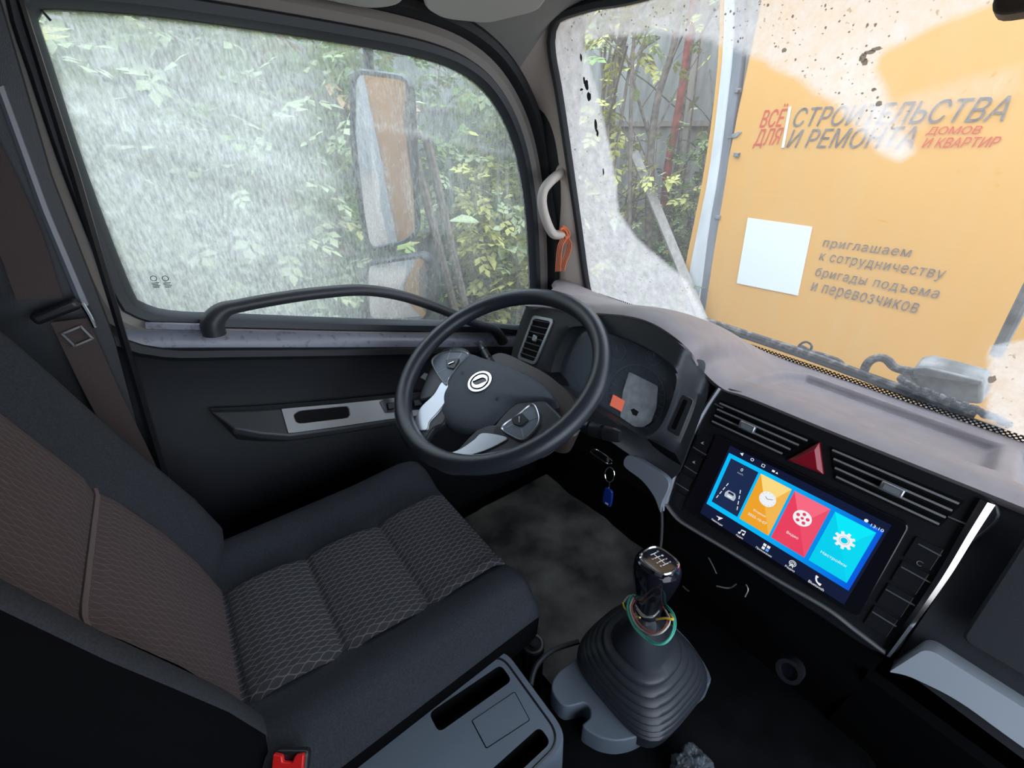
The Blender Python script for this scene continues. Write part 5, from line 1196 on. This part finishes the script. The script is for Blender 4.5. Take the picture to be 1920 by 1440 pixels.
# corner: grey post, white post, orange outer edge; they run slightly bowed as in the photo
def post(pl1, pl2, h0, h1, name, mat):
    P_ = smooth_path([(*TLc(*p),) for p in pl1], 14); Q_ = smooth_path([(*TLc(*p),) for p in pl2], 14)
    rows = [[T0.P(p.x, p.y, h0), T0.P(p.x, p.y, h1), T0.P(q.x, q.y, h1), T0.P(q.x, q.y, h0)] for p, q in zip(P_, Q_)]
    return build(MB().loft(rows, True, True, True), name, mat, tk, angle=30)
post([(1378, -60), (1376, 75), (1363, 200), (1345, 330), (1328, 430), (1312, 555), (1290, 700)], [(1396, -60), (1394, 75), (1380, 200), (1361, 330), (1345, 430), (1326, 555), (1304, 700)], -.04, .006, 'grey_post', M['tgrey'])
post([(1362, -60), (1360, 75), (1348, 200), (1331, 330), (1311, 430), (1292, 530), (1265, 700)], [(1379, -60), (1377, 75), (1364, 200), (1347, 330), (1330, 430), (1314, 555), (1292, 700)], -.05, .02, 'white_post', M['twhite'])
post([(1352, -60), (1350, 75), (1339, 200), (1320, 330), (1300, 430), (1286, 500), (1262, 640)], [(1363, -60), (1361, 75), (1349, 200), (1332, 330), (1310, 430), (1295, 505), (1272, 640)], -.05, .01, 'orange_edge', M['orange'])
for (px, py) in ((1385, 170), (1383, 290), (1347, 407)):
    a, b = TLc(px, py); build(MB().fbox(T0, a-.02, b-.012, a+.02, b+.012, .0, .02), 'latch_stub', M['tgrey'], tk, bevel=.003)
a, b = TLc(1378, 253); build(MB().fpoly(T0, [(a-.05, b-.02), (a+.02, b-.015), (a+.05, b+.015), (a+.03, b+.02), (a-.03, b+.0)], .004, .012), 'latch_plate', M['metalgrime'], tk, bevel=.002)
# lettering
def letters(s0, p_ll, p_lr, p_top, mat, shear=.2, offset=.0, name='lettering'):
    a0, b0 = TLc(*p_ll); a1, b1 = TLc(*p_lr); _, t1 = TLc(*p_top); h = t1-b0
    f = Frame(T0.P(a0, b0), T0.u*(a1-a0)+T0.v*(b1-b0), T0.v, T0.n); wdt = math.hypot(a1-a0, b1-b0)
    build(text_mb(s0, f, 0, 0, wdt-h*shear, h, .006, .001, shear, offset), name, M[mat], tk, smooth=False, fix=False)
letters('ВСЁ', (1424, 239), (1470, 237), (1430, 198), 'letred', .15)
letters('ДЛЯ', (1411, 279), (1461, 277), (1417, 243), 'letred', .15)
f0 = [TLc(1480, 200), TLc(1485, 200), TLc(1471, 277), TLc(1466, 277)]
build(MB().fpoly(T0, f0, .006, .008), 'white_bar', M['sticker'], tk, smooth=False)
letters('СТРОИТЕЛЬСТВА', (1483, 238), (1892, 227), (1490, 203), 'letter', .2, .02)
letters('И РЕМОНТА', (1474, 277), (1718, 278), (1480, 243), 'letter', .2, .02)
letters('ДОМОВ', (1735, 255), (1838, 254), (1738, 238), 'letred', .2, .012)
letters('И КВАРТИР', (1728, 277), (1872, 276), (1730, 259), 'letred', .2, .012)
stq = [TLc(*p) for p in ((1403, 408), (1524, 425), (1497, 554), (1382, 531))]
build(MB().fpoly(T0, stq, .005, .007), 'blank_sticker', M['sticker'], tk, smooth=False, label='plain white square sticker')
for s0, l_, r_, t_ in (('приглашаем', (1541, 466), (1704, 487), (1541, 449)), ('к сотрудничеству', (1534, 492), (1766, 529), (1534, 473)), ('бригады подъема', (1526, 521), (1756, 565), (1526, 499)), ('и перевозчиков', (1518, 550), (1716, 594), (1518, 527))):
    letters(s0, l_, r_, t_, 'letter', .05, 0.0)
build(MB().fbox(T0, aL+.3, zlo-.25, aR-.3, zlo, -4.4, -.2), 'chassis', M['tgrey'], tk, smooth=False)
for a_ in (aL+.45, aR-.45):
    for h_ in (-.9, -4.0):
        loops = [[T0.P(a_+dx, -1.72+math.sin(2*PI*k/28)*r, h_+math.cos(2*PI*k/28)*r) for k in range(28)] for dx, r in ((-.12, .2), (-.12, .37), (.12, .37), (.12, .2))]
        build(MB().loft(loops, True, True, True), 'wheel', M['tyre'], tk)
# ---- windshield wipers on the cowl
wy = lambda px, py, h=-.035: WF.P(*WF.L(px, py, h), h)
wp = thing('windshield_wiper', 'black dirty wiper lying along the left half of the windshield base', 'wiper', wy(1450, 660))
build(MB().tube(smooth_path([wy(*p) for p in ((1322, 600), (1420, 632), (1520, 665), (1620, 702), (1720, 738), (1830, 778))], 40), .0075, 8), 'blade', M['wiper'], wp)
build(MB().tube(smooth_path([wy(*p, -.03) for p in ((1335, 612), (1420, 640), (1520, 674), (1640, 718), (1760, 765), (1880, 808))], 40), .005, 8), 'rubber_strip', M['black'], wp)
build(MB().tube(smooth_path([wy(*p, -.05) for p in ((1497, 647), (1535, 664), (1570, 676), (1580, 686))], 12), [.004]*4+[.006]*8, 8), 'arm', M['wiper'], wp)
build(MB().tube(smooth_path([wy(*p, -.05) for p in ((1502, 655), (1500, 646), (1512, 641), (1522, 648), (1520, 656))], 14), .0025, 6), 'clip', M['wiper'], wp)
w2 = thing('wiper_linkage', 'grimy grey wiper pivot block with curved black hose outside the windshield', 'wiper', wy(1780, 740))
build(MB().tube(smooth_path([wy(*p, -.06) for p in ((1618, 700), (1628, 680), (1645, 671), (1662, 674), (1680, 690), (1712, 697))], 24), .008, 10), 'hose', M['wiper'], w2)
wq = [WF.L(*p, -.06) for p in ((1712, 690), (1735, 688), (1843, 718), (1842, 760), (1800, 757), (1760, 742), (1700, 722))]
build(MB().fpoly(WF, wq, -.11, -.06), 'pivot_block', M['metalgrime'], w2, bevel=.006)
wq = [WF.L(*p, -.055) for p in ((1712, 690), (1735, 688), (1843, 714), (1842, 722), (1712, 701))]; build(MB().fpoly(WF, wq, -.06, -.052), 'block_lid', M['metalgrime'], w2, bevel=.002)
wq = [WF.L(*p, -.055) for p in ((1680, 708), (1695, 704), (1715, 720), (1725, 735), (1690, 722))]; build(MB().fpoly(WF, wq, -.07, -.05), 'bracket', M['metalgrime'], w2, bevel=.003)
ap = thing('wiper', 'pale grey wiper arm behind the hazy right edge of the windshield', 'wiper', wy(1890, 640)); build(MB().tube([wy(1965, 470, -.05), wy(1905, 590, -.05), wy(1868, 665, -.05)], .008, 10), 'arm', M['metalgrime'], ap)
gd_ = MB()
for k in range(60):
    px = 1690+k*3.4; py = 717+k*1.28+random.uniform(-4, 4); c_ = wy(px, py, -.012); gd_.sphere(c_, random.uniform(.003, .007), 6, 4)
dbr = build(gd_, 'leaf_debris', M['wiper'], None, kind='stuff'); dbr['label'] = 'dark leaf debris packed along the lower windshield edge'; dbr['category'] = 'debris'

# ---- side mirrors on their arm
mm = thing('side_mirror', 'tall driver side mirror with a smaller wide-angle mirror below it', 'mirror', (-1.1, .5, .8))
def off2(P, d):
    out = []; m_ = len(P); A = sum(P[i][0]*P[(i+1) % m_][1]-P[(i+1) % m_][0]*P[i][1] for i in range(m_)); sg = 1 if A > 0 else -1
    for i in range(m_):
        tx = P[(i+2) % m_][0]-P[i-2][0]; ty = P[(i+2) % m_][1]-P[i-2][1]; q = math.hypot(tx, ty) or 1; out.append((P[i][0]+sg*ty/q*d, P[i][1]-sg*tx/q*d))
    return out
def mirror(cpx, dist_x, corners, target, nm, extra, rr_=.030, bulge=.030):
    c0 = onX(dist_x, *cpx); n_ = ((Vector(target)-c0).normalized()-(c0-CAM).normalized()).normalized(); u_ = Vector((0, 0, 1)).cross(n_).normalized(); f = Frame(c0, u_, n_.cross(u_), n_)
    q = [f.L(*p) for p in corners]; qs = [(p.x, p.y) for p in arclen([Vector((a, b, 0)) for a, b in rounded(q, rr_, 8)], 80)]
    cc_ = (sum(a for a, b in qs)/80, sum(b for a, b in qs)/80); g_ = lambda k, P=qs: [(cc_[0]+(a-cc_[0])*k, cc_[1]+(b-cc_[1])*k) for a, b in P]
    mv = lambda P, dx: [(a+dx, b) for a, b in P]
    build(MB().loft([[f.P(a, b, -.004) for a, b in qs], [f.P(a, b, .007) for a, b in off2(qs, .003)], [f.P(a, b, .006) for a, b in off2(qs, .010)], [f.P(a, b, -.010) for a, b in off2(qs, .014)],
        [f.P(a, b, -.045) for a, b in mv(off2(qs, .012), -bulge*.7)], [f.P(a, b, -.075) for a, b in mv(g_(.9), -bulge)], [f.P(a, b, -.095) for a, b in mv(g_(.5), -bulge)]], True, False, True), nm+'_housing', M['housing'], mm, angle=60)
    rows = [[f.P(a, b, -.003+extra*(1-k*k)) for a, b in g_(k)] for k in (1.0, .9, .8, .65, .5, .35, .2, .02)]
    build(MB().loft(rows, True, False, True), nm+'_glass', M['mirror'], mm, angle=80, label='dusty mirror glass'); return f
mf1 = mirror((742, 300), -1.12, [(664, 138), (766, 152), (773, 300), (779, 430), (762, 448), (692, 466), (680, 400), (664, 260)], (-1.04, -.85, .98), 'main', .0015)
mf2 = mirror((742, 545), -1.12, [(686, 500), (790, 484), (800, 492), (800, 594), (700, 602), (690, 592)], (-1.5, -3.2, -.6), 'lower', .006, bulge=.012)
build(MB().tube([onX(-1.24, 688, 60), onX(-1.26, 692, 130), onX(-1.28, 715, 300), onX(-1.26, 735, 475), onX(-1.26, 742, 620), onX(-1.22, 748, 700)], .014, 10), 'arm', M['housing'], mm)
build(MB().tube([onX(-1.26, 742, 620), Vector((-.93, .75, .55))], .014, 10), 'bracket', M['housing'], mm)
build(MB().tube([onX(-1.24, 688, 60), Vector((-1.0, .62, 1.60)), Vector((-.90, .72, 1.60))], .014, 10), 'bracket', M['housing'], mm)

# ---- fence of cement sheets: left run and rear run
def fence(name, P0, P1, label, nx, courses, ztop, seed):
    fn = thing(name, label, 'fence', P0.lerp(P1, .5)); d = (P1-P0); L_ = d.length; u_ = d.normalized(); n_ = Vector((u_.y, -u_.x, 0)); rnd = random.Random(seed)
    wv = L_/nx; H = (ztop-GZ)/courses
    shared = {}
    for r in range(courses):
        for i in range(nx):
            h = H*.99; o0 = P0+u_*(wv*i)+n_*(rnd.uniform(-.006, .006)+.016*(i % 2)+.010*(r % 2)); k = rnd.randrange(6)
            if (k,) not in shared:
                q = MB().grid(lambda a, b: u_*(wv*1.04*a)+Vector((0, 0, h*b))+n_*(.012*math.sin(a*PI*6)+.008*vn(a*3, b*3, k)), 13, 3)
                me = q.mesh('panel'); me.materials.append(M['panel'] if k % 2 else M['panel2']); shared[(k,)] = me
            o = bpy.data.objects.new('panel', shared[(k,)]); sc.collection.objects.link(o); o.parent = fn; o.location = Vector((o0.x, o0.y, GZ+H*r))-WP[fn]; WP[o] = Vector(o.location)+WP[fn]
            o.rotation_euler = (0, 0, 0); 
    for r in range(1, courses+1):
        z = GZ+H*r; c_ = P0.lerp(P1, .5); build(MB().box(Vector((c_.x, c_.y, z))-n_*(-.03), (L_, .05, .05), axes=(u_, n_, Vector((0, 0, 1)))), 'rail', M['wood'], fn, smooth=False)
    for i in range(0, nx+1, 4):
        c_ = P0+u_*wv*i; build(MB().box(Vector((c_.x, c_.y, (ztop+GZ)/2)), (.09, .09, ztop-GZ), axes=(u_, n_, Vector((0, 0, 1)))), 'post', M['wood'], fn, smooth=False)
    return fn
fence('sheet_fence', Vector((-5.2, -13.0, GZ)), Vector((-4.6, 3.2, GZ)), 'grey sheet fence seen milky through the side window', 28, 3, 2.9, 3)
fence('sheet_fence', Vector((-4.6, 3.2, GZ)), Vector((.2, 8.2, GZ)), 'grey cement-sheet fence seen through the windshield left of the truck', 12, 4, 3.9, 5)

fence('sheet_fence', Vector((-5.3, -13.1, GZ)), Vector((4.5, -13.1, GZ)), 'grey sheet fence far behind the cargo box, seen only in the mirror', 16, 4, 4.5, 8)
# ---- leaves, shrubs, trees
def leaf_mesh(nm, mat, kind=0):
    mb = MB()
    if kind == 0:      # simple pointed leaf, folded along its rib
        mb.add([(0, 0, 0), (.5, .22, .06), (0, .5, .0), (-.5, .22, .06) if False else (.22, .5, .07), (-.22, .5, .07), (0, 1, -.06), (.18, .2, .05), (-.18, .2, .05)], [(0, 6, 2, 7), (6, 3, 2), (7, 2, 4), (2, 3, 5), (2, 5, 4)])
    else:              # compound leaf: five leaflets on a stalk
        for k, (t, an) in enumerate(((.35, .9), (.35, -.9), (.68, .8), (.68, -.8), (.85, 0))):
            c0 = Vector((0, t, -.12*t*t)); d = Vector((math.sin(an), math.cos(an), -.15)); s_ = Vector((d.y, -d.x, 0))*.13; l_ = .42
            mb.add([c0, c0+d*l_*.5+s_+Vector((0, 0, .03)), c0+d*l_, c0+d*l_*.5-s_+Vector((0, 0, .03))], [(0, 1, 2, 3)])
        mb.add([(-.01, 0, 0), (.01, 0, 0), (.01, .9, -.1), (-.01, .9, -.1)], [(0, 1, 2, 3)])
    me = mb.mesh(nm); me.materials.append(mat); return me
LM = {k: [leaf_mesh('leaf', M[k], 0), leaf_mesh('leaf', M[k], 1)] for k in ('lgreen', 'lyel', 'lpale', 'ldark', 'ldry')}
def rot_any(rnd):
    return Matrix.Rotation(rnd.uniform(0, 2*PI), 4, 'Z') @ Matrix.Rotation(rnd.uniform(-.9, .7), 4, 'X') @ Matrix.Rotation(rnd.uniform(-.5, .5), 4, 'Y')
def plant(name, label, cat, base, height, spread, nstem, nleaf, kinds, lsize, rnd, group=None, bark='bark', lean=(0, 0), r0=.018, mass=0, comp=1, zlo=.15):
    t = thing(name, label, cat, base, group); ends = []
    for k in range(nstem):
        th = rnd.uniform(0, 2*PI); a = Vector((math.cos(th), math.sin(th), 0))*spread*rnd.uniform(.2, 1)
        top_ = Vector(base)+a+Vector((lean[0], lean[1], height*rnd.uniform(.75, 1.05))); st_ = Vector(base)+a*.12
        mid = st_.lerp(top_, .5)+Vector((rnd.uniform(-.1, .1), rnd.uniform(-.1, .1), .05))*height*.3
        P_ = smooth_path([st_, mid, top_], 9); ends.append(P_)
        mb = MB().tube(P_, [r0*(1-.8*i/8) for i in range(9)], 6)
        for q in range(2):
            s0 = P_[rnd.randrange(3, 8)]; e0 = s0+Vector((rnd.uniform(-1, 1), rnd.uniform(-1, 1), rnd.uniform(.2, 1)))*height*.16; mb.tube([s0, s0.lerp(e0, .5)+Vector((0, 0, .03)), e0], r0*.35, 5); ends.append([s0, e0, e0])
        build(mb, 'stem', M[bark], t, angle=80)
    def spot():
        P_ = rnd.choice(ends); f = rnd.uniform(zlo, 1)*(len(P_)-1); i = min(int(f), len(P_)-2); return P_[i].lerp(P_[i+1], f-i)+Vector((rnd.gauss(0, 1), rnd.gauss(0, 1), rnd.gauss(0, .8)))*spread*.28
    for k in range(nleaf):
        me = LM[rnd.choice(kinds)][comp if rnd.random() < .8 else 0]; o = bpy.data.objects.new('leaf', me); sc.collection.objects.link(o)
        p = spot(); s0 = lsize*rnd.uniform(.6, 1.25); o.matrix_world = Matrix.Translation(p-WP[t]) @ rot_any(rnd) @ Matrix.Scale(s0, 4); o.parent = t
    if mass:
        mb = MB(); q = [v.co.copy() for v in LM[kinds[0]][comp].vertices]; fs_ = [tuple(p.vertices) for p in LM[kinds[0]][comp].polygons]
        for k in range(mass):
            Mx = Matrix.Translation(spot()) @ rot_any(rnd) @ Matrix.Scale(lsize*rnd.uniform(.5, 1.0), 4); mb.add([Mx @ v for v in q], fs_)
        build(mb, 'foliage', M[kinds[0]], t, smooth=False, fix=False, kind='stuff')
    return t
rnd = random.Random(11)
G1 = None
# seen through the driver's window, from the rear to the front
shr = [
    ((-2.7, -.9, GZ), 3.1, .7, ['lpale', 'lgreen'], 'pale leafy shrub filling the rear lower corner of the side window'),
    ((-3.4, -.2, GZ), 3.3, .8, ['lpale', 'lyel'], 'tall pale shrub behind the side window, beside the rearmost one'),
    ((-2.9, .55, GZ), 2.5, .6, ['lpale', 'lgreen'], 'low pale bush in the lower left of the side window'),
    ((-3.7, .7, GZ), 3.4, .9, ['lpale', 'lpale', 'ldry'], 'tall shrub with a few dry leaves in the middle of the side window'),
    ((-3.9, 1.6, GZ), 3.2, .8, ['lgreen', 'lyel'], 'green and yellow shrub directly behind the tall mirror'),
    ((-3.2, 2.6, GZ), 2.0, .55, ['lyel', 'lpale'], 'yellowing bush just right of the tall mirror'),
    ((-3.9, 2.9, GZ), 3.3, .7, ['lpale', 'lyel'], 'thin tall shrub at the front edge of the side window'),
]
for i, (b_, h_, sp_, kk, lb) in enumerate(shr):
    plant('shrub', lb, 'shrub', b_, h_, sp_, 7, 170, kk, .26, rnd, mass=500)
plant('shrub', 'low dark green undergrowth below the tall mirror', 'shrub', (-4.4, 3.0, GZ), .9, .9, 6, 80, ['ldark', 'lgreen'], .16, rnd, mass=500)
def windp(px, py, d):    # a point d metres along the view direction, for standing plants at their real distance
    q = ray(px, py); q.z = 0; q.normalize(); return Vector((CAM.x+q.x*d, CAM.y+q.y*d, GZ))
plant('shrub', 'yellow-green leafy branches in the middle of the windshield gap', 'shrub', windp(1185, 300, 4.4), 2.25, .27, 6, 120, ['lyel', 'lpale', 'lyel'], .15, rnd, mass=60, zlo=.72)
plant('tree', 'yellow-leaved young tree at the upper left of the windshield gap', 'tree', windp(1125, 200, 4.2), 3.5, .38, 5, 120, ['lyel', 'lyel', 'lpale'], .20, rnd, mass=60, r0=.03, zlo=.62)
plant('tree', 'sparse yellow-leaved tree top beside the white truck post', 'tree', windp(1310, 200, 5.2), 3.7, .40, 5, 60, ['lyel', 'lpale'], .16, rnd, r0=.022, zlo=.84)
for i, (px, d, h_, lb) in enumerate(((1215, 4.4, 1.25, 'dark green bush at the foot of the fence left of the white post'), (1270, 4.0, 1.15, 'dark green bush nearest the white truck post'), (1240, 3.4, .75, 'low green ground bush in front of the dark bushes'), (1285, 5.0, 2.1, 'taller mid green bush against the fence by the truck'))):
    plant('shrub', lb, 'shrub', windp(px, 400, d), h_, .48, 7, 150, ['ldark', 'lgreen', 'ldark'] if i != 3 else ['lgreen', 'lpale', 'ldark'], .13, rnd, mass=700, comp=1, zlo=.2)
# bare leaning trunks, red pole, plank
def trunk(name, label, cat, pts, r, mat, nb=0):
    P_ = smooth_path([CAM+ray(px, py)*(d/math.hypot(ray(px, py).x, ray(px, py).y)) for px, py, d in pts], 16); P_[0].z = min(P_[0].z, GZ+.02)
    t = thing(name, label, cat, P_[0]); build(MB().tube(P_, [r*(1-.4*i/15) for i in range(16)], 8), 'trunk' if cat != 'plank' else 'board', M[mat], t)
    rr_ = random.Random(len(label))
    for k in range(nb):
        s0 = P_[rr_.randrange(4, 15)]; e0 = s0+Vector((rr_.uniform(-.6, .6), rr_.uniform(-.5, .5), rr_.uniform(.2, .8))); build(MB().tube([s0, s0.lerp(e0, .5)+Vector((0, 0, .05)), e0], [r*.3, r*.22, r*.08], 5), 'branch', M[mat], t)
    return t
trunk('bare_tree', 'thick grey bare trunk leaning at the left of the windshield gap', 'tree', [(1135, 560, 4.6), (1140, 300, 4.6), (1150, 150, 4.6), (1175, 40, 4.6), (1190, -60, 4.6)], .055, 'bark', 3)
trunk('bare_tree', 'slim bare trunk rising from the bush left of the red pole', 'tree', [(1215, 560, 4.3), (1218, 320, 4.3), (1232, 190, 4.3), (1262, 90, 4.3), (1280, -30, 4.3)], .035, 'bark', 6)
trunk('bare_tree', 'thin upright bare stem in front of the fence', 'tree', [(1180, 560, 4.1), (1182, 260, 4.1), (1186, 120, 4.1), (1192, 20, 4.1)], .018, 'bark', 5)
trunk('bare_tree', 'thin branching stem crossing the slim trunk', 'tree', [(1200, 560, 4.5), (1225, 330, 4.5), (1195, 180, 4.5), (1170, 90, 4.5)], .015, 'bark', 6)
trunk('red_pole', 'rusty red pole leaning in front of the fence', 'pole', [(1240, 480, 5.2), (1250, 330, 5.2), (1268, 230, 5.2), (1285, 120, 5.2), (1296, 30, 5.2), (1302, -40, 5.2)], .045, 'redbark', 0)
q0 = CAM+ray(1240, 412)*(3.9/math.hypot(ray(1240, 412).x, ray(1240, 412).y)); q1 = CAM+ray(1188, 285)*(4.3/math.hypot(ray(1188, 285).x, ray(1188, 285).y)); dq = (q0-q1); q2 = q1+dq*((GZ-q1.z)/dq.z if dq.z else 1)
t = thing('plank', 'grey weathered plank leaning diagonally among the bushes', 'plank', q2); ax_ = dq.normalized(); sd_ = ax_.cross(FWD).normalized()
build(MB().box(q1.lerp(q2, .5), ((q2-q1).length, .075, .03), axes=(ax_, sd_, ax_.cross(sd_))), 'board', M['wood'], t, smooth=False, bevel=.004)
# behind the side window: two leaning logs and a pale board
for i, (pts, lb) in enumerate(((((230, 95, 3.0), (420, 135, 3.2), (620, 195, 3.4), (800, 260, 3.6)), 'upper thin trunk slanting down behind the side window'), (((200, 140, 3.1), (420, 190, 3.3), (620, 240, 3.5), (780, 300, 3.6)), 'lower thin trunk slanting down behind the side window'))):
    P_ = smooth_path([CAM+ray(px, py)*(d/math.hypot(ray(px, py).x, ray(px, py).y)) for px, py, d in pts], 14); e_ = P_[-1]; P_ += [Vector((e_.x-.15, e_.y+.5, GZ))]
    t = thing('leaning_trunk', lb, 'tree', P_[-1]); build(MB().tube(P_, .035, 7), 'trunk', M['bark'], t)
# a few pale boards propped outside
f_ = CAM+ray(460, 342)*(4.3/math.hypot(ray(460, 342).x, ray(460, 342).y)); t = thing('pale_board', 'pale horizontal board fixed low on the fence behind the side window', 'board', f_)
build(MB().box(f_, (.04, 1.0, .09), axes=(Vector((1, 0, 0)), Vector((0, 1, .08)).normalized(), Vector((0, 0, 1)))), 'board', M['twhite'], t, smooth=False)
# green ground plants as one mass near the fence foot
mb = MB(); rg_ = random.Random(4)
for k in range(9000):
    x, y = rg_.uniform(-5.0, -1.6), rg_.uniform(-1.5, 7.0)
    if x > -2.4 and 1.2 < y < 3.6: continue
    if vn(x*.8, y*.8, 2) < -.12: continue
    h_ = rg_.uniform(.05, .2); a_ = rg_.uniform(0, 6.28); d_ = Vector((math.cos(a_), math.sin(a_), 0))*.03; p = Vector((x, y, GZ+.0)); mb.add([p-d_, p+d_, p+Vector((d_.y*2, -d_.x*2, h_))], [(0, 1, 2)])
gs = build(mb, 'ground_plants', M['grass'], None, smooth=False, fix=False, kind='stuff'); gs['label'] = 'short green weeds covering the ground before the fence'; gs['category'] = 'grass'
